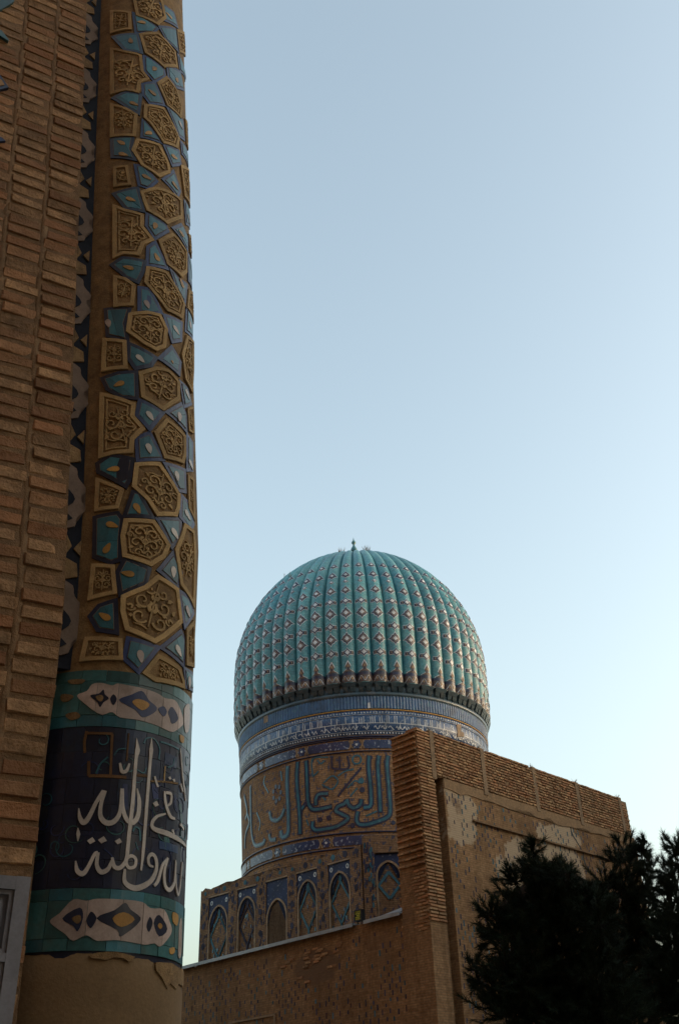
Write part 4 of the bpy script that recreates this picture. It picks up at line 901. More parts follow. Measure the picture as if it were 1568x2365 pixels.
KITE = [  # turquoise tiles with cobalt rim: crop, outline, drops (x, y, glaze)
 (cropA, [(985, 85), (1170, 200), (1135, 235), (1005, 235)], [(1055, 160, 0)]), (cropA, [(1190, 20), (1290, 90), (1320, 200), (1225, 145)], [(1260, 120, 0)]), (cropA, [(1180, 190), (1310, 215), (1325, 380), (1235, 290)], []),
 (cropA, [(830, 265), (1020, 245), (1050, 385), (920, 360)], [(965, 300, 0)]), (cropA, [(1065, 400), (1220, 510), (1225, 560), (1145, 595), (1070, 510)], [(1145, 500, 0)]), (cropA, [(1322, 395), (1375, 530), (1382, 600), (1340, 520)], []),
 (cropA, [(1240, 480), (1340, 530), (1365, 660), (1310, 640), (1250, 560)], [(1310, 590, 0)]), (cropA, [(830, 715), (930, 670), (1045, 690), (1025, 830), (950, 790)], [(980, 755, 0)]),
 (cropA, [(1055, 610), (1150, 600), (1220, 770), (1110, 755), (1060, 690)], [(1135, 685, 0)]), (cropA, [(1240, 785), (1360, 890), (1370, 1030), (1330, 1000)], [(1335, 910, 1)]), (cropA, [(1055, 870), (1205, 1050), (1050, 1000)], [(1105, 975, 0)]),
 (cropA, [(820, 1015), (985, 1000), (970, 1090), (1000, 1170), (825, 1150)], [(900, 1050, 0), (900, 1130, 0)]), (cropA, [(1215, 1060), (1330, 1110), (1345, 1210), (1280, 1215)], [(1285, 1150, 0)]), (cropA, [(1345, 1040), (1412, 1170), (1418, 1254), (1355, 1130)], []),
 (cropB, [(1000, 0), (1060, 10), (1165, 120), (1100, 175), (1030, 150)], [(1075, 90, 0)]), (cropB, [(1290, 50), (1340, 195), (1320, 240), (1210, 110)], [(1290, 150, 0)]), (cropB, [(835, 215), (1020, 170), (1065, 345), (930, 325)], [(955, 255, 0)]),
 (cropB, [(1090, 360), (1230, 445), (1250, 490), (1150, 545), (1085, 450)], [(1150, 450, 0)]), (cropB, [(1372, 270), (1410, 360), (1420, 480), (1385, 440)], [(1397, 395, 1)]), (cropB, [(1285, 470), (1350, 445), (1395, 540), (1395, 640)], [(1350, 520, 0)]),
 (cropB, [(1095, 610), (1150, 570), (1245, 770), (1090, 740)], [(1165, 695, 0)]), (cropB, [(820, 740), (905, 685), (1075, 715), (1060, 790), (1020, 870), (930, 830)], [(960, 765, 0)]), (cropB, [(1265, 770), (1330, 850), (1390, 890), (1375, 1030), (1320, 930)], [(1350, 890, 0)]),
 (cropB, [(1397, 660), (1425, 760), (1430, 930), (1402, 860)], []), (cropB, [(1030, 905), (1110, 920), (1200, 1095), (1110, 1105), (1030, 1080)], [(1085, 1025, 1)]), (cropB, [(775, 1065), (960, 1060), (925, 1170), (945, 1300), (790, 1260)], [(797, 1165, 1)]),
 (cropB, [(1215, 1110), (1350, 1170), (1345, 1300), (1280, 1310)], [(1300, 1215, 1)]), (cropB, [(1390, 1060), (1434, 1180), (1434, 1290), (1382, 1230)], [(1410, 1180, 1)]),
 (cropC, [(950, 110), (1160, 220), (1120, 280), (1000, 300), (945, 220)], [(1030, 220, 2)]), (cropC, [(1275, 140), (1340, 250), (1330, 345), (1180, 225)], [(1275, 250, 3)]), (cropC, [(750, 370), (870, 330), (1010, 320), (1015, 520), (900, 510), (790, 450)], [(890, 410, 0)]),
 (cropC, [(1342, 395), (1395, 450), (1425, 560), (1372, 580)], [(1385, 480, 2)]), (cropC, [(1035, 530), (1210, 625), (1110, 750), (1010, 640)], [(1105, 640, 2)]), (cropC, [(1240, 620), (1350, 560), (1385, 640), (1390, 770)], [(1330, 650, 1)]),
 (cropC, [(1010, 810), (1110, 770), (1215, 970), (1020, 975)], [(1100, 880, 2)]), (cropC, [(1392, 790), (1432, 850), (1432, 1050), (1392, 1050)], [(1412, 1000, 2)]), (cropC, [(715, 1000), (810, 935), (985, 965), (960, 1120), (930, 1170), (720, 1060)], [(850, 1040, 0)]),
 (cropC, [(1225, 1000), (1375, 1050), (1380, 1210), (1330, 1200)], [(1310, 1085, 2)]),
 (cropD, [(985, 0), (1030, 10), (1130, 190), (920, 180)], [(1010, 115, 0)]), (cropD, [(1345, 30), (1395, 80), (1440, 240), (1415, 290), (1340, 190)], [(1385, 165, 2)]), (cropD, [(695, 190), (870, 155), (905, 200), (890, 370), (890, 500), (820, 525), (690, 480)], [(815, 245, 0), (785, 430, 0)]),
 (cropD, [(1165, 195), (1345, 205), (1340, 340), (1280, 410)], [(1290, 300, 2)]), (cropD, [(925, 490), (1110, 570), (1080, 680), (890, 760), (865, 600)], [(960, 610, 0)]), (cropD, [(1290, 450), (1350, 600), (1320, 710), (1180, 580)], [(1285, 585, 2)]),
 (cropD, [(660, 920), (730, 840), (855, 800), (865, 1040), (720, 1020)], [(785, 930, 0)]), (cropD, [(1330, 735), (1400, 780), (1440, 900), (1375, 1000)], [(1390, 875, 1)]), (cropD, [(950, 1080), (1180, 1150), (1030, 1330), (920, 1230)], [(1040, 1205, 1)]),
 (cropD, [(1200, 1150), (1350, 1030), (1380, 1100), (1370, 1290)], [(1320, 1165, 2)]), (cropD, [(1375, 1310), (1432, 1350), (1436, 1470), (1388, 1440)], [(1405, 1400, 1)])]
def carve(mb, poly, mp, h0, h1, seed):
    """scrolls and leaves raised inside a panel"""
    rn = random.Random(seed); P = np.array(poly); c = centroid(P); lo, hi = P.min(0), P.max(0); sz = max(.02, math.sqrt(abs(area2([tuple(p) for p in poly]))))
    def put(pts, w_):
        run = []
        for p in list(pts)+[None]:
            if p is not None and inside(p, poly): run.append(p)
            else:
                if len(run) > 2: ribbon(mb, run, w_, mp, h0, h1*rn.uniform(.85, 1.1)) 
                run = []
    wl = max(.0036, sz*.036); th0 = rn.uniform(-.25, .25); ux = np.array([math.cos(th0), math.sin(th0)]); uy = np.array([-ux[1], ux[0]])
    def pair(f, w_):
        for sg in (-1, 1): put([c+ux*sg*x*sz+uy*y*sz for x, y in f], w_)
    def spiral(cx, cy, R_, a0, turn, k=24): return [(cx+R_*(1-.78*t)*math.cos(a0+turn*t), cy+R_*(1-.78*t)*math.sin(a0+turn*t)) for t in np.linspace(0, 1, k)]
    q = rn.uniform(.9, 1.1); fl = rn.choice((-1, 1))
    put([c+uy*y*sz*fl for y in np.linspace(-.6, .6, 9)], [wl*.8, wl*1.3, wl*.5])
    for (cx, cy, R_) in ((.21*q, -.26, .17), (.24, .10*q, .18), (.15, .40, .12), (.44, -.12, .10)):
        pair(spiral(cx, cy*fl, R_, 3.3+rn.uniform(-.3, .3), rn.choice((6.5, 7.5))*fl), [wl*1.3, wl*1.1, wl*.8])
    pair([(0, -.5*fl), (.14, -.44*fl), (.3, -.45*fl), (.46, -.36*fl)], [wl*.5, wl*1.3, wl*.5])
    for (lx, ly, la, ll) in ((.1, -.05, .9, .16), (.36, .30, .5, .17), (.42, -.34, -.6, .15), (.08, .24, 1.2, .14), (.3, -.08, .2, .11), (.52, .12, 1.3, .14)):
        la *= fl; ly *= fl; d_ = (math.cos(la), math.sin(la)); pair([(lx+d_[0]*ll*(t-.5)-d_[1]*ll*.2*math.sin(3.1*t), ly+d_[1]*ll*(t-.5)+d_[0]*ll*.2*math.sin(3.1*t)) for t in np.linspace(0, 1, 7)], [wl*.2, wl*2.6, wl*1.6, wl*.2])
    put([c+uy*(.02+.09*math.cos(t))*sz*fl+ux*.06*math.sin(t)*sz for t in np.linspace(0, 6.3, 12)], wl*1.1)
# a plain border fillet up the left side, behind the mosaic strip
for i, (cf, pl) in enumerate(PAN):
    P = [onC(*cf(*p)) for p in pl]
    if abs(area2(P)) < 1e-5: continue
    sz = math.sqrt(abs(area2(P))); pan = thing_part = None
    mb = MB(); P = inset(P, -.0045); patch(mb, P, mC, -.014, .0025, .035); pan = mb.build('carved_panel', terra_dk, col)
    mb = MB(); I = frame_ring(mb, P, min(.024, sz*.17), mC, -.005, .0085, .03)
    J = inset(P, min(.032, sz*.24)); 
    if sz > .15 and i % 2: frame_ring(mb, J, min(.007, sz*.05), mC, -.002, .0075, .03)
    o = mb.build('panel_frame', terra_m, pan)
    mb = MB()
    if sz > .05: carve(mb, [tuple(p) for p in inset(P, min(.027, sz*.19))], mC, -.001, .0092, i*3+1)
    if mb.v: mb.build('carving', terra_m, pan)
def drop(c, r, ang):
    return [(c[0]+math.cos(ang)*x-math.sin(ang)*y, c[1]+math.sin(ang)*x+math.cos(ang)*y) for x, y in [((r*(1+.9*max(0, math.cos(t))**3))*math.cos(t), r*.75*math.sin(t)) for t in np.linspace(0, 2*math.pi, 14, endpoint=False)]]
GL = [ochre_m, cream_m, white_m, ochre_m]
for i, (cf, pl, drops) in enumerate(KITE):
    P = [onC(*cf(*p)) for p in pl]
    if abs(area2(P)) < 1e-5: continue
    sz = math.sqrt(abs(area2(P))); rw = min(.021, sz*.2)
    mb = MB(); P = inset(P, -.0085); patch(mb, P, mC, -.014, .003+RNG.uniform(-.001, .002), .035); kt = mb.build('star_tile', cobalt_m if centroid(P)[0] > .06 else navy_m, col)  # darker navy rims left of centre paint in the column's shaded side
    mb = MB(); I = inset(P, rw); cI = centroid(I); ta = RNG.uniform(0, 3.14); nI = np.array([math.cos(ta), math.sin(ta)]); off_ = RNG.uniform(-.2, .2)*sz
    for sg in (-1, 1):
        Q = []
        for q in range(len(I)):
            p0, p1 = I[q-1], I[q]; d0_, d1_ = sg*((p0-cI) @ nI-off_)-.0005, sg*((p1-cI) @ nI-off_)-.0005
            if (d0_ >= 0) != (d1_ >= 0): Q.append(p0+(p1-p0)*d0_/(d0_-d1_))
            if d1_ >= 0: Q.append(p1)
        if len(Q) > 2 and abs(area2(Q)) > 1e-6: patch(mb, Q, mC, -.01, .0052+RNG.uniform(-.0006, .0012), .035)
    mb.build('tile_field', turq_m, kt)
    mb = MB(); frame_ring(mb, inset(P, rw*.86), rw*.14, mC, -.01, .0048, .04); mb.build('grout_line', dimcream_m, kt)
    for (x, y, gi) in drops:
        c = onC(*cf(x, y)); cc_ = centroid(P); r = .0165 if gi != 3 else .006
        r = min(r, sz*.2); mb = MB(); patch(mb, drop(c, r*1.15, RNG.uniform(0, 6.28) if gi == 0 else -1.1+RNG.uniform(-.6, .6)), mC, -.01, .0082); mb.build('drop_inlay', GL[gi], kt)
# tiles go on round the far side: the same courses turned about the axis
turned = MB()
for cf, pl, dr_ in KITE[::1]:
    P = [onC(*cf(*p)) for p in pl]; 
    if max(p[0] for p in P) > .48 or abs(area2(P)) < 2e-5: continue
    P = [(p[0]+.86, p[1]) for p in P]; patch(turned, inset(P, .0012), mC, -.014, .008, .05, mi=0); patch(turned, inset(P, .014), mC, -.01, .0125, .05, mi=1)
tag(turned.build('far_side_tiles', [cobalt_m, turq_m], col), kind='stuff')
# lettered drum: border bands of glazed blocks
def band(z0, z1, seed):
    rn = random.Random(seed); a = -.62
    while a < .95:
        l = rn.uniform(.06, .13)
        for q0, q1 in ((z0, z0+(z1-z0)*.2), (z0+(z1-z0)*.2, z0+(z1-z0)*.8), (z0+(z1-z0)*.8, z1)):
            mb = MB(); patch(mb, [(a+.0008, q0+.0008), (a+l-.0008, q0+.0008), (a+l-.0008, q1-.0008), (a+.0008, q1-.0008)], mC, -.01, .0015+rn.uniform(-.0008, .0010), .035)
            mb.build('glazed_block', green_m if q1-q0 > .05 or rn.random() < .5 else turq_m, col)
        a += l
band(ZI1, ZB1, 4); band(ZB0, ZI0, 9)
rn_ = random.Random(21); z = ZI0+.0005
while z < ZI1-.01:
    hz_ = (ZI1-ZI0)/6; a = -.62-rn_.random()*.05
    while a < .95:
        l = rn_.uniform(.05, .12); mb = MB(); patch(mb, [(a+.0006, z+.0006), (a+l-.0006, z+.0006), (a+l-.0006, z+hz_-.0006), (a+.0006, z+hz_-.0006)], mC, -.01, rn_.uniform(-.0012, .0006), .035)
        mb.build('glazed_block', navy_m if rn_.random() < .8 else (field2_m if rn_.random() < .85 else field3_m), col); a += l
    z += hz_
def closed_smooth(P, k=3):
    n = len(P); Q = [P[-1]]+list(P)+[P[0], P[1]]; out = []
    for i in range(1, n+1):
        a, b, c, d = [np.array(q, float) for q in Q[i-1:i+3]]
        for j in range(k): t = j/k; out.append(.5*((2*b)+(c-a)*t+(2*a-5*b+4*c-d)*t*t+(3*b-a-3*c+d)*t**3))
    return out
def shapes(cf, items):
    for poly, mt, h, nm in items:
        P = [onC(*cf(*p)) for p in poly]; P = closed_smooth(P, 3)
        if nm != 'cloud_cartouche': mb = MB(); patch(mb, P, mC, -.01, h, .03); mb.build(nm, mt, col); continue
        def clip(Q, a0, sg):
            out = []
            for i in range(len(Q)):
                p, q = Q[i-1], Q[i]; ip, iq = sg*(p[0]-a0) >= 0, sg*(q[0]-a0) >= 0
                if ip != iq: t = (a0-p[0])/(q[0]-p[0]); out.append(np.array([a0, p[1]+t*(q[1]-p[1])]))
                if iq: out.append(np.array(q))
            return out
        lo, hi = min(p[0] for p in P), max(p[0] for p in P); a0 = lo
        while a0 < hi:
            a1 = min(hi, a0+rn_.uniform(.07, .12)); a1 = hi if hi-a1 < .03 else a1; Q = clip(clip(P, a0+.0007, 1), a1-.0007, -1); mb = MB()
            if len(Q) > 2: patch(mb, Q, mC, -.01, h+rn_.uniform(-.0008, .0006), .03)
            if mb.v: mb.build(nm, mt, col)
            a0 = a1
shapes(cropE, [([(565, 300), (640, 265), (680, 215), (750, 205), (830, 225), (870, 210), (960, 225), (1060, 245), (1175, 285), (1230, 320), (1300, 335), (1340, 400), (1365, 500), (1330, 545), (1280, 570), (1220, 545), (1165, 520), (1030, 480), (890, 460), (830, 420), (760, 440), (700, 415), (640, 370)], cream_m, .0040, 'cloud_cartouche'),
 ([(665, 300), (730, 285), (765, 255), (775, 290), (805, 320), (765, 350), (740, 385), (720, 350)], navy_m, .0050, 'leaf_inlay'), ([(705, 310), (750, 295), (765, 320), (740, 345)], terra_dk, .0060, 'leaf_inlay'), ([(815, 325), (840, 290), (865, 325), (840, 370)], navy_m, .0050, 'leaf_inlay'),
 ([(880, 330), (970, 295), (1050, 265), (1090, 310), (1110, 340), (1165, 390), (1140, 430), (1060, 460), (1010, 410), (950, 375)], cobalt_m, .0050, 'lozenge_inlay'), ([(980, 350), (1030, 325), (1110, 365), (1055, 410)], ochre_m, .0060, 'lozenge_inlay'),
 ([(1175, 400), (1215, 380), (1240, 420), (1215, 455)], cobalt_m, .0050, 'leaf_inlay'), ([(1250, 420), (1280, 385), (1325, 470), (1280, 510), (1260, 460)], cobalt_m, .0050, 'leaf_inlay'), ([(1372, 400), (1412, 370), (1410, 540), (1380, 570)], cream_m, .0040, 'cloud_cartouche'),
 ([(500, 185), (620, 180), (600, 210), (520, 212)], terra_dk, .0040, 'leaf_inlay'), ([(450, 290), (540, 300), (500, 340), (450, 340)], terra_dk, .0040, 'leaf_inlay'), ([(480, 440), (560, 420), (590, 455), (520, 480)], terra_dk, .0040, 'leaf_inlay'), ([(1340, 590), (1370, 610), (1365, 650), (1345, 640)], ochre_m, .0040, 'leaf_inlay')])
shapes(cropG, [([(365, 685), (440, 625), (540, 525), (640, 535), (720, 520), (900, 525), (1060, 545), (1120, 590), (1220, 600), (1260, 680), (1280, 760), (1240, 830), (1190, 875), (1150, 850), (1080, 860), (940, 835), (850, 825), (720, 830), (640, 790), (540, 830), (480, 780), (420, 740)], cream_m, .0040, 'cloud_cartouche'),
 ([(460, 665), (590, 585), (615, 660), (575, 760), (540, 720)], navy_m, .0050, 'leaf_inlay'), ([(530, 665), (590, 640), (600, 680), (570, 705)], terra_dk, .0060, 'leaf_inlay'), ([(640, 680), (675, 615), (715, 660), (690, 720), (665, 735)], navy_m, .0050, 'leaf_inlay'),
 ([(715, 665), (850, 605), (930, 550), (970, 600), (1045, 660), (1020, 710), (960, 760), (890, 800), (870, 750)], navy_m, .0050, 'lozenge_inlay'), ([(835, 665), (920, 620), (1000, 675), (900, 730)], ochre_m, .0060, 'lozenge_inlay'),
 ([(1090, 720), (1115, 655), (1135, 700), (1110, 765)], navy_m, .0050, 'leaf_inlay'), ([(1145, 700), (1185, 640), (1245, 745), (1185, 800)], navy_m, .0050, 'leaf_inlay'), ([(1172, 720), (1190, 700), (1208, 725), (1190, 745)], ochre_m, .0060, 'leaf_inlay'), ([(1340, 700), (1357, 690), (1352, 930), (1330, 940)], cream_m, .0040, 'cloud_cartouche'),
 ([(1290, 620), (1330, 650), (1320, 720), (1290, 690)], ochre_m, .0040, 'leaf_inlay'), ([(1265, 890), (1300, 880), (1300, 920), (1270, 930)], ochre_m, .0040, 'leaf_inlay')])
LET = [(cropE, [(1015, 612), (1022, 700), (1012, 760), (1000, 900), (985, 1100), (962, 1300), (948, 1447), (945, 1480)], [4, 40, 26, 27, 30, 30, 28, 26]), (cropE, [(1127, 615), (1124, 700), (1118, 780), (1104, 950), (1085, 1200), (1066, 1447), (1050, 1590)], [4, 36, 24, 26, 26, 26, 14]),
 (cropE, [(890, 795), (905, 858), (940, 852), (962, 800)], [16, 30, 26, 14]), (cropE, [(580, 1130), (590, 1200), (620, 1235), (660, 1190), (710, 1090), (768, 1000)], [8, 30, 42, 34, 28, 30]),
 (cropE, [(778, 1000), (748, 1100), (745, 1190), (790, 1238), (850, 1225), (893, 1150), (905, 985)], [30, 28, 34, 42, 38, 30, 24]), (cropE, [(908, 985), (912, 1120), (940, 1210), (985, 1237), (1025, 1190), (1036, 1080), (1020, 985)], [26, 28, 34, 40, 36, 34, 10]),
 (cropE, [(1150, 895), (1175, 975)], [16, 22]), (cropE, [(1225, 1005), (1235, 1100), (1268, 1190), (1305, 1212)], [20, 30, 32, 16]), (cropE, [(1236, 1015), (1275, 1030), (1272, 1090), (1250, 1115)], [22, 26, 22, 12]),
 (cropE, [(1235, 1172), (1170, 1192), (1132, 1240), (1150, 1285), (1250, 1320), (1340, 1368), (1388, 1420)], [14, 24, 28, 36, 44, 36, 22]), (cropE, [(1343, 690), (1362, 900), (1384, 1080)], [12, 20, 20]), (cropE, [(1345, 955), (1362, 1012)], [22, 22]),
 (cropE, [(1285, 1290), (1300, 1325)], [22, 22]), (cropE, [(1345, 1250), (1372, 1290)], [24, 20]), (cropE, [(575, 1275), (577, 1320), (574, 1372)], [6, 30, 6]),
 (cropG, [(558, 240), (570, 310), (610, 335), (650, 290), (700, 192), (726, 180)], [10, 34, 40, 30, 26, 28]), (cropG, [(726, 178), (718, 270), (750, 322), (800, 302), (832, 240)], [28, 28, 38, 34, 24]), (cropG, [(832, 215), (850, 282), (890, 292), (930, 250), (946, 190)], [20, 32, 34, 30, 24]),
 (cropG, [(940, 225), (975, 203), (1010, 228), (1003, 280), (962, 292), (940, 262), (940, 225)], 26), (cropG, [(928, 300), (928, 395), (990, 440), (1060, 430), (1130, 382), (1166, 300), (1160, 222), (1130, 192), (1105, 222), (1112, 270), (1142, 285)], [18, 34, 44, 44, 38, 32, 30, 28, 26, 24, 14]),
 (cropG, [(1150, 425), (1178, 385), (1212, 275), (1252, 225)], [22, 30, 26, 22]), (cropG, [(1252, 218), (1226, 320), (1232, 422), (1266, 456), (1302, 400), (1312, 250)], [22, 28, 32, 34, 26, 20]), (cropG, [(1310, 235), (1312, 400), (1327, 492), (1343, 440), (1360, 250)], [16, 20, 24, 18, 14])]
PX = None
def px_size(cf, x, y):   # metres per crop pixel at this spot
    p, q = onC(*cf(x, y)), onC(*cf(x, y+8)); return abs(q[1]-p[1])/8
for cf, pts, wd in LET:
    W = wd if isinstance(wd, list) else [wd]*len(pts); k = px_size(cf, pts[len(pts)//2][0], pts[len(pts)//2][1])
    q = catmull([onC(*cf(*p)) for p in pts], 6); mb = MB(); ribbon(mb, q, [w_*k*.95 for w_ in W], mC, -.01, .0035+RNG.uniform(0, .0008)); mb.build('letter', white_m, col)
for cf, x, y, r in ((cropE, 675, 1370, 30), (cropE, 760, 1365, 32), (cropE, 880, 1375, 28), (cropE, 1160, 1100, 28), (cropE, 1265, 910, 17), (cropE, 1297, 928, 17)):
    k = px_size(cf, x, y); c = onC(*cf(x, y)); mb = MB(); patch(mb, [(c[0]-r*k, c[1]), (c[0]-r*k*.2, c[1]-r*k*.8), (c[0]+r*k, c[1]-r*k*.1), (c[0]+r*k*.2, c[1]+r*k*.9)], mC, -.01, .004, .03); mb.build('letter_dot', white_m, col)
for cf, pts, wd, mt, nm in ((cropE, [(640, 575), (835, 580)], 18, ochredk_m, 'strap_line'), (cropE, [(638, 560), (622, 640), (625, 720)], 18, ochredk_m, 'strap_line'), (cropE, [(832, 580), (820, 890)], 18, ochredk_m, 'strap_line'), (cropE, [(655, 890), (940, 902)], 22, ochredk_m, 'strap_line'), (cropE, [(655, 780), (655, 890)], 22, ochredk_m, 'strap_line'), (cropE, [(958, 575), (942, 780)], 12, ochredk_m, 'strap_line'), (cropE, [(1020, 885), (1120, 895)], 20, ochredk_m, 'strap_line'), (cropE, [(1125, 930), (1330, 950)], 14, terra_dk, 'strap_line'), (cropE, [(1232, 820), (1225, 930)], 12, terra_m, 'strap_line'),
 (cropE, [(845, 740), (880, 695), (935, 690)], 10, turq_m, 'vine'), (cropE, [(1070, 650), (1095, 612), (1150, 620), (1190, 690), (1185, 770)], 10, turq_m, 'vine'), (cropE, [(708, 872), (745, 800), (800, 750)], 12, turq_m, 'vine'), (cropE, [(1250, 830), (1290, 815), (1302, 765)], 12, turq_m, 'vine'), (cropE, [(1020, 845), (1070, 870), (1090, 830)], 9, turq_m, 'vine'), (cropE, [(990, 1300), (1010, 1270), (1040, 1290), (1045, 1370)], 12, turq_m, 'vine'), (cropE, [(1010, 1380), (1030, 1440)], 10, turq_m, 'vine'), (cropG, [(770, 150), (820, 190), (850, 230)], 9, cobalt_m, 'vine'), (cropE, [(1195, 640), (1260, 660), (1340, 700)], 14, turq_m, 'vine'), (cropE, [(1180, 1020), (1150, 980), (1200, 960)], 10, cobalt_m, 'vine'), (cropE, [(930, 950), (935, 1140)], 36, cobalt_m, 'ground_tile'), (cropE, [(1000, 1010), (1000, 1150)], 34, cobalt_m, 'ground_tile'), (cropE, [(1305, 1030), (1320, 1150)], 26, cobalt_m, 'ground_tile'), (cropG, [(1270, 300), (1268, 400)], 22, cobalt_m, 'ground_tile'), (cropE, [(1150, 950), (1165, 1060)], 50, cobalt_m, 'ground_tile'), (cropE, [(1190, 1400), (1330, 1440)], 60, frieze_m, 'ground_tile'), (cropE, [(1230, 760), (1320, 800)], 90, frieze_m, 'ground_tile'), (cropE, [(1345, 1100), (1360, 1240)], 40, green_m, 'ground_tile'), (cropG, [(1240, 60), (1260, 160)], 60, green_m, 'ground_tile')):
    k = px_size(cf, *pts[0]); mb = MB(); q = catmull([onC(*cf(*p)) for p in pts], 6); ribbon(mb, q, wd*k, mC, -.01, .0022 if nm != 'ground_tile' else .0012); mb.build(nm, mt, col)
rn_ = random.Random(31)
for k in range(46):      # thin scrolls behind the letters
    a0, z0 = rn_.uniform(-.3, .5), rn_.uniform(ZI0+.03, ZI1-.03); R_ = rn_.uniform(.02, .045); t0 = rn_.uniform(0, 6.28); dr_ = rn_.choice((-1, 1)); mb = MB()
    q = [(a0+R_*(1-.6*t)*math.cos(t0+dr_*5*t), min(ZI1-.004, max(ZI0+.004, z0+R_*(1-.6*t)*math.sin(t0+dr_*5*t)))) for t in np.linspace(0, 1, 16)]
    ribbon(mb, q, [.002, .0045, .002], mC, -.01, .0014+k*.00001); mb.build('scroll', rn_.choice((turq_m, cobalt_m, cobalt_m, green_m)), col)

# ================================================================== THE PORTAL PIER (brick wall at the left)
WAZ = 60.0; WE = at_dist(0, 0, 1); _wa = rad(-17.35); WH = 3.66
WO = np.array([WH*math.sin(_wa), WH*math.cos(_wa), 0]); WD = np.array([math.sin(rad(WAZ)), math.cos(rad(WAZ)), 0]); WN = np.array([math.cos(rad(WAZ)), -math.sin(rad(WAZ)), 0])
def leanW(z): return -.085*max(0, z-3.4)+.02*max(0, 2.9-z)
def mW(s, z, h=0): return WO+WD*s+WN*h+np.array([leanW(z), 0, z])
def onW(x, y, h=0):
    D = ray(x, y); z = 4
    for _ in range(20):
        p0 = WO+WN*h+np.array([leanW(z), 0, 0]); t = ((p0-CAM) @ WN)/(D @ WN); p = CAM+t*D; z = .5*z+.5*p[2]
    return np.array([(p-WO-np.array([leanW(p[2]), 0, 0])) @ WD, p[2]])
pier = thing('portal_pier', WO, 'rough brick portal wall rising past the left edge beside the tiled column', 'wall')
mb = MB(); zs_ = list(np.arange(-.1, 10.6, .3)); 
vv = []; ff = []
prof_w = [(-6, -1.2), (-6, -.0065), (-.005, -.0065), (-.006, -.5), (-.6, -1.2)]
for z in zs_:
    for s, h in prof_w: vv.append(mW(s, z, h))
n = len(prof_w)
for j in range(len(zs_)-1):
    for i in range(n): i2 = (i+1) % n; ff.append((j*n+i, j*n+i2, (j+1)*n+i2, (j+1)*n+i))
ff.append(tuple(range((len(zs_)-1)*n, len(zs_)*n)))
mb.add(vv, ff); mb.build('mortar_core', joint_m, pier)
wm = [brick_mesh('brick', .165, .052, .03, j=.0035, ch=.003) for _ in range(9)]+[brick_mesh('brick', .163, .056, .029, j=.004, ch=.004) for _ in range(5)]
PITCH_Z, PITCH_S = .0765, .183
cand = []
z = 1.2; r = 0
while z < 10.2:
    for k in range(-1, 12):
        off = -.088-k*PITCH_S-(.0 if r % 2 else .006)
        if k == -1: continue
        sx = 1.0
        zz = z+(.022 if k % 2 else 0)+random.uniform(-.005, .005)
        cand.append((off+random.uniform(-.006, .006), zz, sx*random.uniform(.93, 1.03)))
    z += PITCH_Z; r += 1
def vis(s, z):
    x, y = proj(mW(s, z, 0)); return -60 < x < 1600 and -60 < y < 2420
cand = [c for c in cand if c[0] > -1.6]
cand.sort(key=lambda c: (not vis(c[0], c[1]), np.linalg.norm(mW(c[0], c[1])-CAM)))
rest = MB(); nvis = sum(vis(c[0], c[1]) for c in cand); print('visible wall bricks', nvis)
for i, (s, z, sx) in enumerate(cand):
    me, P, F_ = random.choice(wm); ex = WD; ey = np.array([leanW(z+.5)-leanW(z-.5), 0, 1.0]); h = -.030+random.uniform(-.003, .003); tilt = random.uniform(-.012, .012)
    ex2 = ex+np.array([0, 0, tilt]); o = mW(s, z, h)
    if i < 300:
        ob = bpy.data.objects.new('brick', me); COL.objects.link(ob); ob.parent = pier; ob.matrix_parent_inverse = Matrix.Translation(-Vector(WO))
        M4 = frame_matrix(o, ex2*sx, ey, WN); M4 = M4; ob.matrix_basis = M4
    else: rest.add([o+ex2*p[0]*sx+ey*p[1]+WN*p[2] for p in P], F_)
tag(rest.build('brickwork', brick_m, pier, fix=False), kind='stuff')
for k in range(0, 9):      # broad upright joints of smeared mortar
    s0 = -.088-PITCH_S/2-k*PITCH_S; mb = MB(); vv = []; ff = []; zz = np.arange(1.2, 10.3, .06)
    for z in zz:
        a, b = s0-.014-random.uniform(0, .012), s0+.014+random.uniform(0, .012); h = -.0045+random.uniform(-.001, .001)
        for q, hh in ((a, -.03), (a+.004, h-.002), (s0, h), (b-.004, h-.002), (b, -.03)): vv.append(mW(q, z, hh))
    for j in range(len(zz)-1):
        for i in range(4): ff.append((j*5+i, j*5+i+1, j*5+i+6, j*5+i+5))
    mb.add(vv, ff); mb.build('mortar_joint', mortar_m, pier, shade=True)
# blue star mosaic let into the wall at the top left
for poly, mt, h in (([(-60, -40), (110, 0), (100, 30), (0, 90), (-60, 90)], green_m, .016), ([(-30, 230), (10, 240), (65, 310), (60, 318), (-30, 260)], green_m, .016), ([(-60, 520), (0, 570), (62, 660), (-60, 690)], navy_m, .016), ([(-40, 590), (10, 610), (30, 645), (-40, 660)], ochre_m, .020), ([(-40, 1020), (5, 1025), (40, 1055), (-40, 1060)], cobalt_m, .016)):
    P = [onW(*cropA(*p)) for p in poly]; mb = MB(); patch(mb, P, mW, -.02, h); mb.build('star_inlay', mt, pier)
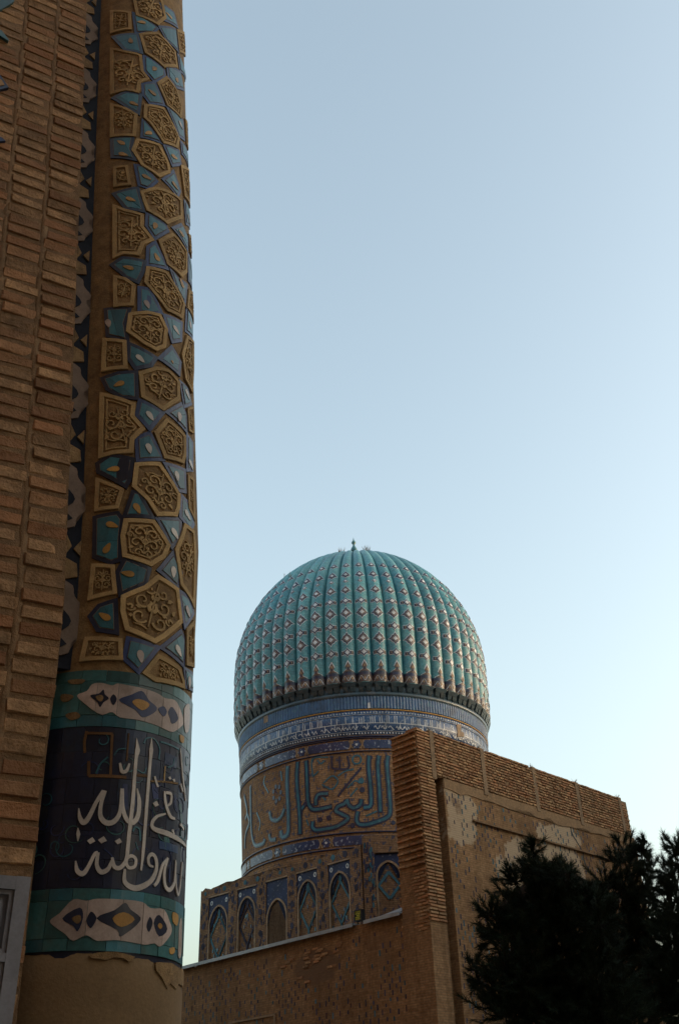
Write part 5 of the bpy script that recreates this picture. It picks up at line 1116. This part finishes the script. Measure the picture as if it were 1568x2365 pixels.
# mosaic strip in the rebate between wall and column
ZS0 = ZB1+.01; strip = MB()
vv = []; ff = []; zz = list(np.arange(ZS0, 10.5, .25))
SW = .135
for z in zz:
    SW = .135+.013*max(0, z-3.6)
    for s, h in ((-.03, -.03), (SW, -.03), (SW, -.06), (-.03, -.06)): vv.append(mW(s, z, h))
for j in range(len(zz)-1):
    for i in range(4): i2 = (i+1) % 4; ff.append((j*4+i, j*4+i2, (j+1)*4+i2, (j+1)*4+i))
ff.append((0, 1, 2, 3)); strip.add(vv, ff); so = strip.build('mosaic_strip', soot_m, pier)
z = ZS0+.05; k = 0
def lobes(z, hgt, d):   # half cloud against the wall edge
    out = [(-.008, z)]
    for t in np.linspace(0, 1, 22): out.append((.004+d*(math.sin(math.pi*t)**.5)*(.80+.2*math.cos(t*6*math.pi)), z+hgt*t))
    return out+[(-.008, z+hgt)]
while z < 9.6:
    mb = MB(); patch(mb, lobes(z, .33, .078), mW, -.032, -.022); patch(mb, [(-.008, z+.10), (.02, z+.13), (.028, z+.15), (.02, z+.17), (-.008, z+.20)], mW, -.03, -.018, mi=1); patch(mb, [(-.008, z+.03), (.02, z+.05), (-.008, z+.075)], mW, -.03, -.0185, mi=1); mb.build('cloud_inlay', [dimcream_m, soot_m], so)
    mb = MB(); patch(mb, [(.0, z+.34), (.05, z+.36), (.045, z+.42), (-.005, z+.44)], mW, -.032, -.022); patch(mb, [(.03, z+.49), (.06, z+.46), (.062, z+.54)], mW, -.032, -.022); patch(mb, [(.0, z+.46), (.022, z+.5), (.0, z+.55)], mW, -.032, -.022); mb.build('leaf_inlay', terra_dk, so)
    z += .585

# ================================================================== carved stone frame at the lower left
SH = 3.15; so_ = at_dist(40, 2200, SH); SN = WN
def mS(a, z, h=0): return np.array([so_[0], so_[1], 0])+WD*a+SN*h+np.array([0, 0, z])
def onS(x, y): q = on_plane(x, y, so_, WAZ); return np.array([(q-so_)[:2] @ WD[:2], q[2]])
tr = onS(*cropG(210, 362)); ar = float(np.mean([onS(*cropG(*p))[0] for p in ((208, 375), (165, 900), (120, 1380))]))
ain = float(np.mean([onS(*cropG(*p))[0] for p in ((105, 455), (55, 920))])); z_in = onS(*cropG(100, 455))[1]; z_in2 = onS(*cropG(50, 925))[1]; z_p2 = onS(*cropG(40, 990))[1]
stn = thing('carved_stone_frame', mS(ar-.4, 0), 'grey carved stone frame with sunk panels standing in the lower left corner', 'stone frame')
mb = MB(); mb.box(ar-1.0, ar, 0, tr[1], -.10, -.02, fn=mS); mb.build('slab', stone_m, stn)
mb = MB(); mb.box(ain, ar-.001, 0, tr[1]-.001, -.02, .006, fn=mS); mb.build('stile', stone_m, stn)
mb = MB(); mb.box(ar-1, ain, z_in, tr[1]-.002, -.02, .005, fn=mS); mb.build('top_rail', stone_m, stn)
mb = MB(); mb.box(ar-1, ain, z_p2, z_in2, -.02, .005, fn=mS); mb.build('cross_rail', stone_m, stn)
for z0, z1 in ((z_in2, z_in), (.4, z_p2)):
    mb = MB(); P = [(ar-1, z0), (ain, z0), (ain, z1), (ar-1, z1)]; frame_ring(mb, P, .014, mS, -.02, -.004, .3); patch(mb, inset(P, .03), mS, -.02, -.002); mb.build('panel', stone_m, stn)

# ================================================================== pavilion roof among the trees
pa = at_dist(*crop7(815, 150), 19.0); pl_ = at_dist(*crop7(565, 440), 19.0)
hz = pa[2]-pl_[2]; hw = abs(pa[0]-pl_[0])*1.15
pv = thing('pavilion', (pa[0], pa[1], 0), 'dark pointed pavilion roof half hidden by the large pine', 'pavilion')
rot = rad(-8)
def mV(x, y, z): return np.array([pa[0]+x*math.cos(rot)-y*math.sin(rot), pa[1]+x*math.sin(rot)+y*math.cos(rot), z])
zb_ = pa[2]-hz*1.15; E_ = hw*1.0
mb = MB(); mb.add([mV(-E_, -E_, zb_), mV(E_, -E_, zb_), mV(E_, E_, zb_), mV(-E_, E_, zb_), mV(0, 0, pa[2]), mV(-E_, -E_, zb_-.08), mV(E_, -E_, zb_-.08), mV(E_, E_, zb_-.08), mV(-E_, E_, zb_-.08)], [(0, 1, 4), (1, 2, 4), (2, 3, 4), (3, 0, 4), (5, 6, 1, 0), (6, 7, 2, 1), (7, 8, 3, 2), (8, 5, 0, 3), (8, 7, 6, 5)]); mb.build('roof', wood_m, pv)
for sx in (-1, 1):
    for sy in (-1, 1): mb = MB(); mb.tube([mV(sx*E_*.8, sy*E_*.8, 0), mV(sx*E_*.8, sy*E_*.8, zb_)], .09); mb.build('post', wood_m, pv)

# ================================================================== PINES
def needles(n_per, ln, wd, seed, up=.5):
    """one tuft: thin three-sided needles fanned about a shoot, axis +Z"""
    r = np.random.default_rng(seed); out = []
    for i in range(n_per):
        t = r.uniform(0, 2*math.pi); sp_ = r.uniform(.1, .85); d = np.array([math.sin(sp_)*math.cos(t), math.sin(sp_)*math.sin(t), math.cos(sp_)])
        b = np.array([0, 0, r.uniform(-.06, .03)]); s = np.cross(d, r.normal(size=3)); s /= np.linalg.norm(s); L = ln*r.uniform(.7, 1.15)
        out.append((b-s*wd, b+s*wd, b+d*L))
    return np.array(out)
TUFTS = [needles(18, .12, .0042, s) for s in range(4)]
def pine(name, label, clumps, trunk_px, dist, density, seed, spread=.35, spike=0):
    r = np.random.default_rng(seed); d0 = at_dist(*trunk_px, dist+.55); root = np.array([d0[0], d0[1], 0])
    t = thing(name, root, label, 'tree', 'pine trees before the side wall'); cents = []
    for (px, py, pr) in clumps:
        dd = dist+r.uniform(-spread, spread); c = at_dist(px, py, dd); cents.append((c, pr/F*np.linalg.norm(c-CAM)))
    ztop = max(c[0][2] for c in cents)
    tk = MB(); tk.tube([root+np.array([.05*math.sin(z*1.3), .04*math.cos(z), z-.1]) for z in np.linspace(0, ztop-.1, 10)], list(np.linspace(.15, .02, 10)), 9)
    tk.build('trunk', bark_m, t)
    lb = MB(); tris = []
    for c, rr in cents:
        st = root+np.array([0, 0, max(.6, c[2]-.35*math.hypot(*(c-root)[:2])-.25)]); mid = (st+c)/2+np.array([0, 0, -.08]); lb.tube(catmull([st, mid, c], 4), [.035, .03, .024, .018, .014, .012, .01, .008, .006], 5)
        n = int(density*(rr/.3)**1.9)+5
        for _ in range(n):      # sprays: a shoot with needle tufts along it, thickest near its tip
            v = r.normal(size=3); v /= np.linalg.norm(v); p0 = c+v*rr*r.uniform(.05, .75)*np.array([1, .9, 1])
            d = v*.9+np.array([0, 0, .45])+r.normal(0, .3, 3); d /= np.linalg.norm(d); L = r.uniform(.16, .34)*min(1.25, .45+rr*1.6)
            lb.tube([p0-d*.05, p0+d*L], [.006, .0025], 3, cap=False); k0 = r.uniform(.8, 1.15)
            for q_ in np.linspace(.15, 1, 6):
                ax = d+r.normal(0, .22, 3); ax /= np.linalg.norm(ax); a = np.cross(ax, r.normal(size=3)); a /= np.linalg.norm(a); b = np.cross(ax, a)
                tris.append(TUFTS[r.integers(4)] @ np.stack([a, b, ax], 1).T*k0+p0+d*L*q_)
    lb.build('limbs', bark_m, t, fix=False)
    T_ = np.concatenate(tris).reshape(-1, 3); nT = len(T_)//3
    me = bpy.data.meshes.new('crown'); me.vertices.add(len(T_)); me.vertices.foreach_set('co', T_.ravel()); me.loops.add(len(T_)); me.loops.foreach_set('vertex_index', np.arange(len(T_)))
    me.polygons.add(nT); me.polygons.foreach_set('loop_start', np.arange(nT)*3); me.polygons.foreach_set('loop_total', np.full(nT, 3)); me.update(); me.materials.append(needle_m)
    link('crown', me, t); print(name, nT)
pine('pine_tree', 'large dark pine in front of the pale patched wall, its spiky tip pointing up', [(1231, 1958, 8), (1232, 1972, 9), (1233, 1988, 11), (1236, 2010, 16), (1192, 2040, 30), (1240, 2045, 40), (1305, 2035, 28), (1308, 2015, 14), (1172, 2085, 28), (1250, 2110, 75), (1330, 2120, 58), (1132, 2112, 20), (1150, 2125, 18), (1135, 2168, 22), (1185, 2165, 58), (1300, 2190, 85), (1098, 2240, 15), (1112, 2268, 20), (1140, 2280, 34), (1195, 2260, 68), (1165, 2335, 60), (1190, 2345, 70), (1280, 2310, 100), (1370, 2250, 90), (1390, 2340, 90), (1240, 2230, 70), (1330, 2340, 80), (1365, 2080, 26), (1350, 2060, 20), (1380, 2130, 50), (1160, 2215, 30), (1215, 2015, 18), (1275, 2020, 22)], (1270, 2300), 15.0, 30, 2)
pine('pine_tree', 'dark pine covering the far end of the side wall', [(1442, 1962, 26), (1425, 1990, 26), (1455, 2000, 32), (1400, 2045, 34), (1440, 2055, 46), (1470, 2080, 36), (1385, 2090, 34), (1420, 2120, 52), (1470, 2150, 50), (1380, 2160, 50), (1440, 2200, 70), (1500, 2230, 60), (1470, 2300, 80), (1420, 2340, 80), (1520, 2330, 70)], (1440, 2300), 17.5, 24, 5)
pine('pine_tree', 'dense dark pine cut off by the right edge', [(1562, 1958, 18), (1550, 1978, 18), (1568, 1995, 34), (1545, 2020, 24), (1575, 2050, 46), (1540, 2068, 24), (1565, 2110, 50), (1530, 2150, 28), (1560, 2190, 56), (1535, 2240, 40), (1575, 2270, 60), (1545, 2330, 66), (1600, 2150, 60), (1610, 2300, 80)], (1590, 2300), 16.2, 24, 8)
pine('pine_tree', 'thin sparse young pine with bare shoots against the sky', [(1489, 1945, 4), (1486, 1965, 6), (1476, 1975, 7), (1495, 1985, 8), (1488, 2005, 9), (1505, 2010, 9), (1478, 2020, 9), (1490, 2035, 11), (1512, 2048, 11), (1475, 2050, 11), (1498, 2075, 14), (1512, 2100, 15), (1485, 2100, 18), (1505, 2150, 20), (1490, 2200, 30)], (1492, 2250), 16.8, 12, 13, spread=.12)
print('objects', len(bpy.data.objects))
